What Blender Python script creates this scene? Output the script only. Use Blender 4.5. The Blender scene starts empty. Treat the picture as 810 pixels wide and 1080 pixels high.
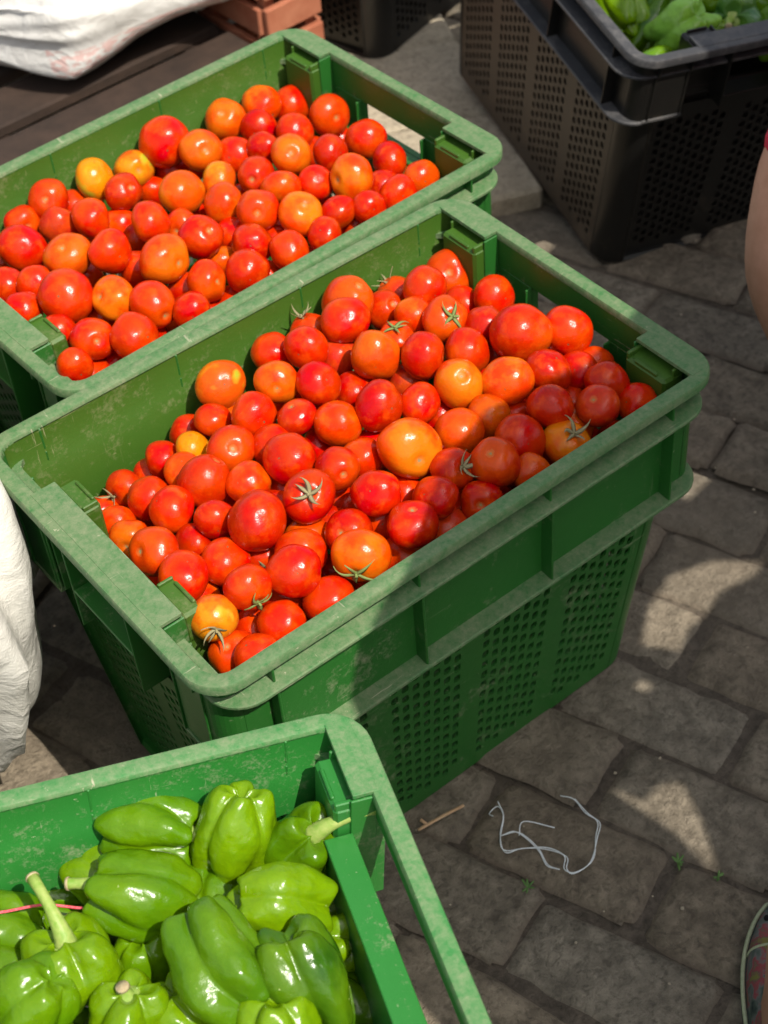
import bpy, bmesh, math, random
import numpy as np
from mathutils import Vector, Matrix, Quaternion, noise
from mathutils.geometry import tessellate_polygon

PI = math.pi
scn = bpy.context.scene
COL = scn.collection

# ------------------------------------------------------------------ camera
cam_d = bpy.data.cameras.new('camera')
cam = bpy.data.objects.new('camera', cam_d)
COL.objects.link(cam)
cr_ = Vector((0.77907504, -0.62356024, -0.06492076))
cu_ = Vector((0.48585063, 0.53506577, 0.69112501))
cf_ = Vector((0.3962212, 0.56998004, -0.71981353))
CAM = Vector((-0.63287555, -0.9516944, 1.47183227))
cam.matrix_world = Matrix(((cr_.x, cu_.x, -cf_.x, CAM.x), (cr_.y, cu_.y, -cf_.y, CAM.y), (cr_.z, cu_.z, -cf_.z, CAM.z), (0, 0, 0, 1)))
cam_d.sensor_fit = 'VERTICAL'; cam_d.sensor_height = 36; cam_d.sensor_width = 27
cam_d.lens = 1714.156 / 1080 * 36
cam_d.clip_start = 0.05; cam_d.clip_end = 500
cam_d.dof.use_dof = True; cam_d.dof.focus_distance = 1.42; cam_d.dof.aperture_fstop = 8.5
scn.camera = cam

# ------------------------------------------------------------------ light
SUN = Vector((0.066, -0.54, 0.839)).normalized()
w = bpy.data.worlds.new('World'); scn.world = w; w.use_nodes = True
nt = w.node_tree; bg = nt.nodes['Background']
sky = nt.nodes.new('ShaderNodeTexSky'); sky.sky_type = 'NISHITA'; sky.sun_disc = False
sky.sun_elevation = math.asin(SUN.z); sky.sun_rotation = math.atan2(SUN.x, SUN.y)
sky.air_density = 1.2; sky.dust_density = 3.0
hz = nt.nodes.new('ShaderNodeHueSaturation'); hz.inputs['Saturation'].default_value = .45      # hazy, nearly white sky
nt.links.new(sky.outputs[0], hz.inputs['Color']); nt.links.new(hz.outputs[0], bg.inputs[0]); bg.inputs[1].default_value = 0.15
sd = bpy.data.lights.new('sun', 'SUN'); sd.energy = 4.6; sd.angle = math.radians(0.28); sd.color = (1, 0.94, 0.84)
so = bpy.data.objects.new('sun', sd); COL.objects.link(so)
so.rotation_mode = 'QUATERNION'; so.rotation_quaternion = SUN.to_track_quat('Z', 'Y')
vs = scn.view_settings; vs.view_transform = 'Standard'; vs.look = 'None'; vs.exposure = 0.24; vs.gamma = 1; vs.use_curve_mapping = False

# ------------------------------------------------------------------ node helpers
def mat(name):
    m = bpy.data.materials.new(name); m.use_nodes = True
    t = m.node_tree; b = t.nodes['Principled BSDF']
    return m, t, b
def N(t, kind, **kw):
    n = t.nodes.new(kind)
    for k, v in kw.items():
        if k.startswith('i_'):
            n.inputs[k[2:].replace('_', ' ')].default_value = v
        else: setattr(n, k, v)
    return n
def L(t, a, b): t.links.new(a, b)
def noise_n(t, vec, scale, detail=4, rough=.55, dist=0):
    n = N(t, 'ShaderNodeTexNoise'); n.inputs['Scale'].default_value = scale; n.inputs['Detail'].default_value = detail
    n.inputs['Roughness'].default_value = rough; n.inputs['Distortion'].default_value = dist
    if vec is not None: L(t, vec, n.inputs['Vector'])
    return n
def ramp(t, fac, stops, interp='LINEAR'):
    r = N(t, 'ShaderNodeValToRGB'); r.color_ramp.interpolation = interp
    e = r.color_ramp.elements
    while len(e) < len(stops): e.new(0.5)
    for k, (p, c) in enumerate(stops):
        e[k].position = p; e[k].color = (c, c, c, 1) if not hasattr(c, '__len__') else (*c, 1)
    L(t, fac, r.inputs[0]); return r
def mix(t, fac, a, b, mode='MIX'):
    m = N(t, 'ShaderNodeMix', data_type='RGBA', blend_type=mode)
    for s, v in ((0, fac), (6, a), (7, b)):
        if hasattr(v, 'is_linked') or hasattr(v, 'links'): L(t, v, m.inputs[s])
        elif hasattr(v, '__len__'): m.inputs[s].default_value = (*v, 1) if len(v) == 3 else v
        else: m.inputs[s].default_value = v
    return m.outputs[2]
def math_n(t, op, a, b=None, c=None, clamp=False):
    m = N(t, 'ShaderNodeMath', operation=op, use_clamp=clamp)
    for s, v in enumerate((a, b, c)):
        if v is None: continue
        if hasattr(v, 'links'): L(t, v, m.inputs[s])
        else: m.inputs[s].default_value = v
    return m.outputs[0]
def bump(t, b, h, strength=.3, dist=.01, prev=None):
    n = N(t, 'ShaderNodeBump'); n.inputs['Strength'].default_value = strength; n.inputs['Distance'].default_value = dist
    L(t, h, n.inputs['Height'])
    if prev is not None: L(t, prev.outputs[0], n.inputs['Normal'])
    L(t, n.outputs[0], b.inputs['Normal']); return n
def mapping(t, vec, scale=(1, 1, 1), rot=(0, 0, 0)):
    m = N(t, 'ShaderNodeMapping'); m.inputs['Scale'].default_value = scale; m.inputs['Rotation'].default_value = rot
    L(t, vec, m.inputs['Vector']); return m.outputs[0]

# ------------------------------------------------------------------ materials
def plastic(name, base, base2, dust, dust_lo, dust_hi, rough=.42, scr=.5, grain=.5, big=.7):
    """moulded crate plastic: tone drift, ground-in dust and scratches"""
    m, t, b = mat(name)
    tc = N(t, 'ShaderNodeTexCoord').outputs['Object']
    oi = N(t, 'ShaderNodeObjectInfo')
    off = N(t, 'ShaderNodeVectorMath', operation='ADD'); L(t, tc, off.inputs[0])
    n1 = noise_n(t, tc, 7, 3)
    c = mix(t, n1.outputs[0], base, base2)
    n2 = noise_n(t, tc, 48 if big > .5 else 95, 9, .74, .25)
    n2b = noise_n(t, tc, 230, 5, .75); n2c = noise_n(t, tc, 11, 3, .5)
    d = math_n(t, 'ADD', math_n(t, 'ADD', n2.outputs[0], math_n(t, 'MULTIPLY', math_n(t, 'SUBTRACT', n2c.outputs[0], .5), big)), math_n(t, 'MULTIPLY', math_n(t, 'SUBTRACT', n2b.outputs[0], .5), grain))
    df = ramp(t, d, [(dust_lo, 0), (dust_hi, 1)]).outputs[0]
    c = mix(t, math_n(t, 'MULTIPLY', df, .85), c, dust)
    # scratches: long thin streaks in two directions
    fac = None
    for sc, ro in (((9, 160, 160), (.2, .1, .3)), ((140, 12, 150), (0, .3, -.25)), ((150, 150, 10), (.25, .15, 0))):
        s = noise_n(t, mapping(t, tc, sc, ro), 1.0, 4, .8)
        r = ramp(t, s.outputs[0], [(.655, 0), (.70, 1)]).outputs[0]
        fac = r if fac is None else math_n(t, 'MAXIMUM', fac, r)
    msk = ramp(t, noise_n(t, tc, 9, 3).outputs[0], [(.42, .1), (.62, 1)]).outputs[0]
    fac = math_n(t, 'MULTIPLY', math_n(t, 'MULTIPLY', fac, msk), scr)
    c = mix(t, fac, c, tuple(min(1, x * 1.15 + .03) for x in dust))
    L(t, c, b.inputs['Base Color'])
    rr = math_n(t, 'ADD', math_n(t, 'MULTIPLY', df, .35), rough)
    L(t, rr, b.inputs['Roughness'])
    b.inputs['Specular IOR Level'].default_value = .45
    h = math_n(t, 'ADD', math_n(t, 'MULTIPLY', n2.outputs[0], 1.0), math_n(t, 'MULTIPLY', n2b.outputs[0], .25))
    bump(t, b, h, .35, .0012)
    return m
GREEN = ((.012, .098, .013), (.022, .130, .018))
DUST = (.30, .30, .19)
m_green = plastic('green_plastic', *GREEN, DUST, .60, .95)
m_green_in = plastic('green_inner_plastic', (.030, .095, .007), (.050, .115, .010), (.20, .20, .09), .58, 1.15, .5, .7, .9)
m_green_rim = plastic('green_rim_plastic', (.022, .115, .026), (.040, .15, .036), (.27, .265, .165), .26, .98, .6, .9, .7, .3)
m_green_b = plastic('bright_green_plastic', (.014, .150, .020), (.028, .185, .030), DUST, .56, .98, .38, 1.0, .9)
m_green_b_rim = plastic('bright_green_rim_plastic', (.022, .165, .034), (.045, .21, .05), (.31, .30, .19), .30, 1.0, .5, .9, .7, .3)
m_black = plastic('black_plastic', (.007, .0065, .006), (.013, .012, .010), (.10, .075, .05), .66, 1.15, .36, .12)
m_black_dusty_lit = plastic('dusty_lit_black_plastic', (.032, .024, .016), (.060, .044, .029), (.17, .125, .08), .50, 1.0, .5, .12)  # browner base includes the light on the crate's left face, plus dust
m_black_rim = plastic('black_rim_plastic', (.03, .03, .032), (.05, .05, .052), (.16, .15, .14), .45, .9, .45, .2)

def tomato_mat():
    m, t, b = mat('tomato_skin')
    tc = N(t, 'ShaderNodeTexCoord').outputs['Object']
    oi = N(t, 'ShaderNodeObjectInfo')
    sep = N(t, 'ShaderNodeSeparateXYZ'); L(t, tc, sep.inputs[0])
    rnd = oi.outputs['Random']
    add = N(t, 'ShaderNodeVectorMath', operation='ADD'); L(t, tc, add.inputs[0])
    cmb = N(t, 'ShaderNodeCombineXYZ'); 
    for k in range(3): L(t, math_n(t, 'MULTIPLY', rnd, 37.0 + 11 * k), cmb.inputs[k])
    L(t, cmb.outputs[0], add.inputs[1]); v = add.outputs[0]
    n1 = noise_n(t, v, .9, 2, .5); n2 = noise_n(t, v, 6, 5, .6)
    hs = N(t, 'ShaderNodeHueSaturation')
    L(t, math_n(t, 'ADD', .489, math_n(t, 'MULTIPLY', n1.outputs[0], .03)), hs.inputs['Hue'])
    L(t, math_n(t, 'ADD', .78, math_n(t, 'MULTIPLY', n2.outputs[0], .44)), hs.inputs['Value'])
    L(t, oi.outputs['Color'], hs.inputs['Color'])
    c = hs.outputs[0]
    # paler, more orange shoulder round the stem end, stronger on some
    sh = ramp(t, math_n(t, 'ADD', sep.outputs[2], math_n(t, 'MULTIPLY', math_n(t, 'SUBTRACT', n1.outputs[0], .5), 1.5)), [(.15, 0), (1.0, 1)]).outputs[0]
    amt = math_n(t, 'MULTIPLY', sh, ramp(t, rnd, [(.25, .06), (1, .42)]).outputs[0])
    c = mix(t, amt, c, (.76, .12, .003))
    # blotch on one flank
    bl = ramp(t, noise_n(t, v, 1.7, 3).outputs[0], [(.52, 0), (.74, .7)]).outputs[0]
    c = mix(t, bl, c, (.72, .075, .003))
    by = ramp(t, math_n(t, 'ADD', noise_n(t, v, 1.15, 3, .55).outputs[0], math_n(t, 'MULTIPLY', sep.outputs[2], .16)), [(.42, 0), (.66, 1)]).outputs[0]
    c = mix(t, math_n(t, 'MULTIPLY', by, math_n(t, 'SUBTRACT', 1, oi.outputs['Alpha'])), c, (.66, .235, .006))
    gy = ramp(t, noise_n(t, v, 1.0, 2, .5).outputs[0], [(.60, 0), (.74, 1)]).outputs[0]
    c = mix(t, math_n(t, 'MULTIPLY', gy, math_n(t, 'GREATER_THAN', .35, oi.outputs['Alpha'])), c, (.36, .34, .02))
    sp = N(t, 'ShaderNodeTexVoronoi'); sp.inputs['Scale'].default_value = 16; L(t, v, sp.inputs['Vector'])
    c = mix(t, ramp(t, sp.outputs['Distance'], [(.0, .35), (.10, 0)]).outputs[0], c, (.75, .30, .08))
    # stem scar: corky spot with pale ragged ring
    r2 = math_n(t, 'SQRT', math_n(t, 'ADD', math_n(t, 'POWER', sep.outputs[0], 2), math_n(t, 'POWER', sep.outputs[1], 2)))
    r2 = math_n(t, 'ADD', r2, math_n(t, 'MULTIPLY', math_n(t, 'SUBTRACT', noise_n(t, v, 9, 2).outputs[0], .5), .16))
    top = math_n(t, 'GREATER_THAN', sep.outputs[2], 0)
    ring = math_n(t, 'MULTIPLY', ramp(t, r2, [(.09, 1), (.20, 0)]).outputs[0], top)
    c = mix(t, math_n(t, 'MULTIPLY', ring, .5), c, (.50, .20, .04))
    core = math_n(t, 'MULTIPLY', ramp(t, r2, [(.035, 1), (.075, 0)]).outputs[0], top)
    c = mix(t, core, c, (.30, .22, .10))
    bot = math_n(t, 'MULTIPLY', ramp(t, r2, [(.015, 1), (.05, 0)]).outputs[0], math_n(t, 'SUBTRACT', 1, top))
    c = mix(t, bot, c, (.20, .08, .03))
    L(t, c, b.inputs['Base Color'])
    n3 = noise_n(t, v, 14, 4, .6)
    L(t, math_n(t, 'ADD', math_n(t, 'ADD', .13, math_n(t, 'MULTIPLY', n3.outputs[0], .14)), math_n(t, 'MULTIPLY', ring, .35)), b.inputs['Roughness'])
    b.inputs['Specular IOR Level'].default_value = .26
    b.inputs['Subsurface Weight'].default_value = .08; b.inputs['Subsurface Radius'].default_value = (1, .1, .03); b.inputs['Subsurface Scale'].default_value = .006
    bump(t, b, math_n(t, 'ADD', n2.outputs[0], math_n(t, 'MULTIPLY', n1.outputs[0], 2)), .07, .03)
    return m
m_tomato = tomato_mat()

def pepper_mat():
    m, t, b = mat('pepper_skin')
    tc = N(t, 'ShaderNodeTexCoord').outputs['Object']
    oi = N(t, 'ShaderNodeObjectInfo')
    n1 = noise_n(t, tc, 22, 3); n2 = noise_n(t, tc, 90, 5, .6)
    c = mix(t, ramp(t, n1.outputs[0], [(.35, 0), (.7, .55)]).outputs[0], oi.outputs['Color'], (.14, .25, .001))
    c = mix(t, ramp(t, n2.outputs[0], [(.45, 0), (.8, .35)]).outputs[0], c, (.030, .13, .006))
    sp = noise_n(t, mapping(t, tc, (300, 60, 300)), 1, 3, .7)
    c = mix(t, math_n(t, 'MULTIPLY', ramp(t, sp.outputs[0], [(.70, 0), (.74, .7)]).outputs[0], ramp(t, n1.outputs[0], [(.5, 0), (.6, 1)]).outputs[0]), c, (.45, .50, .20))
    L(t, c, b.inputs['Base Color'])
    L(t, math_n(t, 'ADD', .13, math_n(t, 'MULTIPLY', n1.outputs[0], .16)), b.inputs['Roughness'])
    b.inputs['Specular IOR Level'].default_value = .38
    b.inputs['Subsurface Weight'].default_value = .10; b.inputs['Subsurface Radius'].default_value = (.4, 1, .1); b.inputs['Subsurface Scale'].default_value = .006
    h = math_n(t, 'ADD', n1.outputs[0], math_n(t, 'MULTIPLY', n2.outputs[0], .22))
    bump(t, b, h, .5, .008)
    return m
m_pepper = pepper_mat()

def simple(name, c1, c2, scale=30, rough=.7, bstr=.3, bdist=.002, detail=6, spec=.4):
    m, t, b = mat(name); tc = N(t, 'ShaderNodeTexCoord').outputs['Object']
    n = noise_n(t, tc, scale, detail, .6)
    L(t, mix(t, ramp(t, n.outputs[0], [(.3, 0), (.7, 1)]).outputs[0], c1, c2), b.inputs['Base Color'])
    b.inputs['Roughness'].default_value = rough; b.inputs['Specular IOR Level'].default_value = spec
    bump(t, b, n.outputs[0], bstr, bdist); return m
m_calyx = simple('calyx_green', (.10, .17, .03), (.26, .30, .10), 260, .7, .3, .0008)
m_calyx_dry = simple('calyx_dry', (.22, .19, .09), (.34, .30, .16), 260, .8, .3, .0008)
m_stem = simple('pepper_stem', (.16, .30, .03), (.36, .42, .12), 120, .5, .3, .001)
m_stem_tip = simple('stem_cut', (.30, .22, .12), (.45, .38, .22), 300, .8)
m_straw = simple('straw', (.42, .24, .12), (.55, .38, .22), 90, .7)
m_twine = simple('twine', (.66, .70, .70), (.84, .86, .86), 200, .5)
m_redstring = simple('red_string', (.75, .03, .06), (.85, .20, .22), 500, .6)
m_leaf = simple('weed_leaf', (.06, .14, .03), (.12, .22, .05), 80, .6)
m_skin = simple('skin', (.44, .22, .135), (.52, .27, .175), 60, .5, .15, .001)
m_redcloth = simple('red_cloth', (.50, .010, .035), (.62, .02, .06), 70, .8)
m_grey_cloth = simple('grey_cloth', (.08, .09, .11), (.11, .12, .14), 60, .9)
m_hair = simple('hair', (.01, .008, .006), (.03, .02, .015), 200, .5)
m_wood = simple('shade_dark_wood', (.020, .012, .008), (.046, .027, .018), 18, .85, .5, .004)  # very dark tone stands in for the shadowed gap under the sack
m_redwood = simple('red_wood', (.30, .085, .04), (.40, .15, .08), 25, .8, .5, .004)
m_steel = simple('galvanised_steel', (.35, .36, .37), (.45, .46, .47), 30, .45)

def ground_mat(name, c1, c2, c3, tint=False):
    m, t, b = mat(name); tc = N(t, 'ShaderNodeTexCoord').outputs['Object']
    n1 = noise_n(t, tc, 3.2, 5, .6); n2 = noise_n(t, tc, 38, 8, .66, .2); n3 = noise_n(t, tc, 260, 6, .7)
    c = mix(t, ramp(t, n2.outputs[0], [(.36, 0), (.68, 1)]).outputs[0], c1, c2)
    n4 = noise_n(t, tc, 110, 6, .7, .4)
    c = mix(t, ramp(t, n4.outputs[0], [(.36, .65), (.52, 0)]).outputs[0], c, tuple(x * .55 for x in c1))
    if tint:
        at = N(t, 'ShaderNodeAttribute', attribute_name='tone')
        c = mix(t, 1.0, c, at.outputs['Color'], 'MULTIPLY')
        # dirt trodden into the low rim of each sett
        e = N(t, 'ShaderNodeAttribute', attribute_name='edge')
        ed = math_n(t, 'ADD', e.outputs['Fac'], math_n(t, 'MULTIPLY', math_n(t, 'SUBTRACT', n2.outputs[0], .5), 1.6))
        c = mix(t, math_n(t, 'MULTIPLY', ramp(t, ed, [(.55, 0), (1.35, 1)]).outputs[0], .7), c, (.16, .125, .090))
    c = mix(t, ramp(t, n1.outputs[0], [(.45, 0), (.75, .55)]).outputs[0], c, c3)
    c = mix(t, ramp(t, n3.outputs[0], [(.62, 0), (.78, .5)]).outputs[0], c, (.42, .37, .30))
    c = mix(t, ramp(t, n3.outputs[0], [(.26, .6), (.38, 0)]).outputs[0], c, (.06, .052, .042))
    L(t, c, b.inputs['Base Color']); b.inputs['Roughness'].default_value = .8; b.inputs['Specular IOR Level'].default_value = .3
    h = math_n(t, 'ADD', math_n(t, 'ADD', n2.outputs[0], math_n(t, 'MULTIPLY', n4.outputs[0], .6)), math_n(t, 'MULTIPLY', n3.outputs[0], .3))
    bump(t, b, h, 1.0, .007); return m
m_sett = ground_mat('stone_setts', (.140, .120, .090), (.31, .270, .205), (.24, .190, .135), True)
m_dirt = ground_mat('joint_dirt', (.085, .068, .050), (.17, .135, .10), (.15, .12, .085))
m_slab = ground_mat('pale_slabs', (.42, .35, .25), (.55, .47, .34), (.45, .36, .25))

def sack_mat(name, c1, c2, red=0.0, weave=900):
    m, t, b = mat(name); tc = N(t, 'ShaderNodeTexCoord').outputs['Object']
    uv = N(t, 'ShaderNodeTexCoord').outputs['UV']
    w1 = N(t, 'ShaderNodeTexWave', wave_type='BANDS', bands_direction='X'); w1.inputs['Scale'].default_value = 150; L(t, uv, w1.inputs[0])
    w2 = N(t, 'ShaderNodeTexWave', wave_type='BANDS', bands_direction='Y'); w2.inputs['Scale'].default_value = 110; L(t, uv, w2.inputs[0])
    n = noise_n(t, tc, 9, 6, .6)
    c = mix(t, ramp(t, n.outputs[0], [(.35, 0), (.75, 1)]).outputs[0], c1, c2)
    if red:
        s = N(t, 'ShaderNodeSeparateXYZ'); L(t, uv, s.inputs[0])
        # faded, illegible print band on the flank
        u_ = math_n(t, 'MULTIPLY', math_n(t, 'LESS_THAN', math_n(t, 'ABSOLUTE', math_n(t, 'SUBTRACT', s.outputs[0], .745)), .055),
                    math_n(t, 'LESS_THAN', math_n(t, 'ABSOLUTE', math_n(t, 'SUBTRACT', s.outputs[1], .40)), .05))
        st = noise_n(t, mapping(t, uv, (150, 60, 1)), 1.0, 2)
        f = math_n(t, 'MULTIPLY', u_, ramp(t, st.outputs[0], [(.46, 0), (.52, 1)]).outputs[0])
        c = mix(t, math_n(t, 'MULTIPLY', f, red), c, (.62, .16, .12))
    L(t, c, b.inputs['Base Color']); b.inputs['Roughness'].default_value = .55
    h = math_n(t, 'ADD', math_n(t, 'MULTIPLY', w1.outputs['Fac'], 1), w2.outputs['Fac'])
    cr = noise_n(t, tc, 16, 5, .55, .6); rg = ramp(t, math_n(t, 'ABSOLUTE', math_n(t, 'SUBTRACT', cr.outputs[0], .5)), [(0, 1), (.10, 0)]).outputs[0]
    p = bump(t, b, math_n(t, 'ADD', n.outputs[0], math_n(t, 'MULTIPLY', rg, .25)), .34, .012); p2 = N(t, 'ShaderNodeBump'); p2.inputs['Strength'].default_value = .12; p2.inputs['Distance'].default_value = .0006
    L(t, h, p2.inputs['Height']); L(t, p.outputs[0], p2.inputs['Normal']); L(t, p2.outputs[0], b.inputs['Normal'])
    return m
m_sack = sack_mat('white_sack', (.60, .58, .54), (.74, .73, .70), .42)
m_sack2 = sack_mat('cream_sack', (.56, .54, .48), (.70, .68, .62))

def floral_mat():
    m, t, b = mat('floral_canvas'); tc = N(t, 'ShaderNodeTexCoord').outputs['Object']
    nn = noise_n(t, tc, 22, 3); ad = N(t, 'ShaderNodeVectorMath', operation='MULTIPLY_ADD')
    L(t, nn.outputs['Color'], ad.inputs[0]); ad.inputs[1].default_value = (.03, .03, .03); L(t, tc, ad.inputs[2])
    n = noise_n(t, ad.outputs[0], 34, 3, .6)
    r = ramp(t, n.outputs[0], [(.30, (.015, .03, .03)), (.40, (.07, .10, .08)), (.47, (.15, .15, .14)), (.52, (.30, .05, .06)), (.57, (.16, .09, .07)), (.63, (.20, .18, .04)), (.75, (.08, .17, .04))])
    L(t, r.outputs[0], b.inputs['Base Color']); b.inputs['Roughness'].default_value = .85
    bump(t, b, n.outputs[0], .3, .002); return m
m_floral = floral_mat()
m_piping = simple('shoe_piping', (.30, .34, .20), (.42, .45, .28), 200, .7)
m_sole = simple('shoe_sole', (.05, .05, .05), (.12, .12, .10), 60, .8)
m_hole = simple('eyelet', (.004, .004, .004), (.006, .006, .006), 60, .9)
m_tarp = simple('tarpaulin', (.05, .10, .20), (.07, .13, .25), 8, .6, .4, .01)

# ------------------------------------------------------------------ mesh helpers
def mesh_obj(name, verts, faces, m, parent=None, smooth=False, link=True):
    me = bpy.data.meshes.new(name); me.from_pydata([tuple(v) for v in verts], [], [tuple(f) for f in faces]); me.update()
    if smooth: me.polygons.foreach_set('use_smooth', [True] * len(me.polygons))
    me.materials.append(m); o = bpy.data.objects.new(name, me)
    if link: COL.objects.link(o)
    if parent is not None: o.parent = parent
    return o
class MB:
    def __init__(s): s.v = []; s.f = []
    def add(s, vs, fs):
        b = len(s.v); s.v += [tuple(v) for v in vs]; s.f += [tuple(b + i for i in f) for f in fs]
    def box(s, x0, x1, y0, y1, z0, z1, ch=.0008):
        x0, x1 = min(x0, x1), max(x0, x1); y0, y1 = min(y0, y1), max(y0, y1); z0, z1 = min(z0, z1), max(z0, z1)
        c = min(ch, (x1 - x0) * .3, (y1 - y0) * .3, (z1 - z0) * .3)
        bm = bmesh.new(); r = bmesh.ops.create_cube(bm, size=1)
        for v in bm.verts: v.co = Vector(((x0 + x1) / 2 + v.co.x * (x1 - x0), (y0 + y1) / 2 + v.co.y * (y1 - y0), (z0 + z1) / 2 + v.co.z * (z1 - z0)))
        bmesh.ops.bevel(bm, geom=list(bm.edges), offset=c, segments=1, affect='EDGES')
        bm.verts.index_update(); s.add([v.co for v in bm.verts], [[v.index for v in f.verts] for f in bm.faces]); bm.free()
    def xbox(s, M, *a, **k):
        t = MB(); t.box(*a, **k); s.add([M @ Vector(v) for v in t.v], t.f)
    def build(s, name, m, parent=None, smooth=False): return mesh_obj(name, s.v, s.f, m, parent, smooth)
def rring(a, b, r, seg=7):
    """rounded rectangle outline, counter-clockwise"""
    r = max(r, .001); pts = []
    for cx, cy, a0 in ((a - r, b - r, 0), (-a + r, b - r, 90), (-a + r, -b + r, 180), (a - r, -b + r, 270)):
        for k in range(seg + 1):
            t = math.radians(a0 + 90 * k / seg); pts.append((cx + r * math.cos(t), cy + r * math.sin(t)))
    return pts
def ring_sweep(mb, a, b, r, prof, closed=True, seg=7):
    rows = [[(x, y, z) for x, y in rring(a - i, b - i, r - i, seg)] for i, z in prof]
    n = len(rows[0]); vs = [p for row in rows for p in row]; fs = []
    for k in range(len(rows) if closed else len(rows) - 1):
        k2 = (k + 1) % len(rows)
        for i in range(n): j = (i + 1) % n; fs.append((k * n + i, k * n + j, k2 * n + j, k2 * n + i))
    mb.add(vs, fs)
def tube(mb, pts, rad, seg=8, caps=True):
    pts = [Vector(p) for p in pts]; rows = []; up = Vector((0.13, .2, 1)).normalized()
    for k, p in enumerate(pts):
        d = (pts[min(k + 1, len(pts) - 1)] - pts[max(k - 1, 0)]).normalized()
        x = d.cross(up); x = x.normalized() if x.length > 1e-4 else Vector((1, 0, 0)); y = d.cross(x)
        r = rad[k] if hasattr(rad, '__len__') else rad
        rows.append([p + (x * math.cos(2 * PI * i / seg) + y * math.sin(2 * PI * i / seg)) * r for i in range(seg)])
    fs = [(k * seg + i, k * seg + (i + 1) % seg, (k + 1) * seg + (i + 1) % seg, (k + 1) * seg + i) for k in range(len(rows) - 1) for i in range(seg)]
    if caps: fs += [tuple(range(seg))[::-1], tuple((len(rows) - 1) * seg + i for i in range(seg))]
    mb.add([v for r_ in rows for v in r_], fs)
def smooth_path(pts, n=6):
    P = [Vector(p) for p in pts]; P = [P[0] * 2 - P[1]] + P + [P[-1] * 2 - P[-2]]; out = []
    for k in range(1, len(P) - 2):
        for i in range(n):
            t = i / n; a, b, c, d = P[k - 1:k + 3]
            out.append(.5 * ((2 * b) + (c - a) * t + (2 * a - 5 * b + 4 * c - d) * t * t + (3 * b - a - 3 * c + d) * t ** 3))
    out.append(P[-2]); return out
def tag(o, label=None, cat=None, group=None, kind=None):
    if label: o['label'] = label
    if cat: o['category'] = cat
    if group: o['group'] = group
    if kind: o['kind'] = kind
    return o
def empty(name, M, label, cat, group=None):
    o = bpy.data.objects.new(name, None); COL.objects.link(o); o.empty_display_size = .05; o.matrix_world = M
    return tag(o, label, cat, group)

# ------------------------------------------------------------------ ground
rng = np.random.default_rng(11)
def ground_sheet():
    n = 40; g = np.linspace(-30, 30, n); vs = [(x, y, -.0080) for y in g for x in g]
    fs = [(j * n + i, j * n + i + 1, (j + 1) * n + i + 1, (j + 1) * n + i) for j in range(n - 1) for i in range(n - 1)]
    return tag(mesh_obj('ground', vs, fs, m_dirt), 'brown dirt under and around the stone setts', kind='structure')
ground_sheet()
def setts():
    U = np.array([.335, -.942]); Vv = np.array([.942, .335])
    nx, ny = 13, 9; VS = []; FS = []; tone = []; edge = []
    lx = np.linspace(0, 1, nx); ly = np.linspace(0, 1, ny)
    for k in range(-26, 26):
        v0 = -.1365 + .105 * k
        shift = .18 if k % 2 == 0 else .283
        for j in range(-14, 14):
            u0 = shift + .2055 * j
            c = U * (u0 + .1) + Vv * (v0 + .05)
            if not (-1.9 < c[0] < 2.4 and -1.9 < c[1] < 2.7): continue
            jit = rng.normal(0, .003, 4); g = .0008
            a0, a1 = u0 + g + jit[0], u0 + .2055 - g + jit[1]; b0, b1 = v0 + g + jit[2] * .7, v0 + .105 - g + jit[3] * .7
            hz = rng.normal(0, .0022); tl = rng.normal(0, .008, 2); tn = rng.uniform(.86, 1.10); warm = rng.uniform(.01, .08)
            base = len(VS)
            for yy in range(ny):
                for xx in range(nx):
                    s, t_ = lx[xx], ly[yy]
                    # crowd the outer samples for a rounded arris
                    s = .5 + .5 * math.copysign(abs(2 * s - 1) ** .6, 2 * s - 1); t_ = .5 + .5 * math.copysign(abs(2 * t_ - 1) ** .6, 2 * t_ - 1)
                    u = a0 + (a1 - a0) * s; v = b0 + (b1 - b0) * t_
                    du = min(u - a0, a1 - u); dv = min(v - b0, b1 - v)
                    # wobbly corner-rounded outline
                    if xx in (0, nx - 1) or yy in (0, ny - 1):
                        q = noise.noise(Vector((u * 22, v * 22, k * 1.7 + j))) * .006
                        u += (q if xx == 0 else -q) if xx in (0, nx - 1) else 0
                        v += (q if yy == 0 else -q) if yy in (0, ny - 1) else 0
                        cc = .010
                        if xx in (0, nx - 1) and yy in (0, ny - 1): u += cc * (1 if xx == 0 else -1); v += cc * (1 if yy == 0 else -1) * .5
                    d = min(du, dv)
                    e = max(0, 1 - d / .014)
                    z = hz + tl[0] * (s - .5) * .5 + tl[1] * (t_ - .5) * .4 - .0068 * e ** 2.6 + .0022 * noise.noise(Vector((u * 30, v * 30, 3))) + .0012 * noise.noise(Vector((u * 80, v * 80, 9)))
                    p = U * u + Vv * v; VS.append((p[0], p[1], z - .0015)); edge.append(e)
                    tone.append((tn * (1 + warm), tn, tn * (1 - warm), 1))
            for yy in range(ny - 1):
                for xx in range(nx - 1):
                    i = base + yy * nx + xx; FS.append((i, i + nx, i + nx + 1, i + 1))
    o = mesh_obj('pavement', VS, FS, m_sett, smooth=True)
    at = o.data.color_attributes.new('tone', 'FLOAT_COLOR', 'POINT'); at.data.foreach_set('color', [x for c in tone for x in c])
    at = o.data.attributes.new('edge', 'FLOAT', 'POINT'); at.data.foreach_set('value', edge)
    tag(o, 'worn grey brown stone setts laid in staggered courses', kind='structure')
setts()
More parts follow.
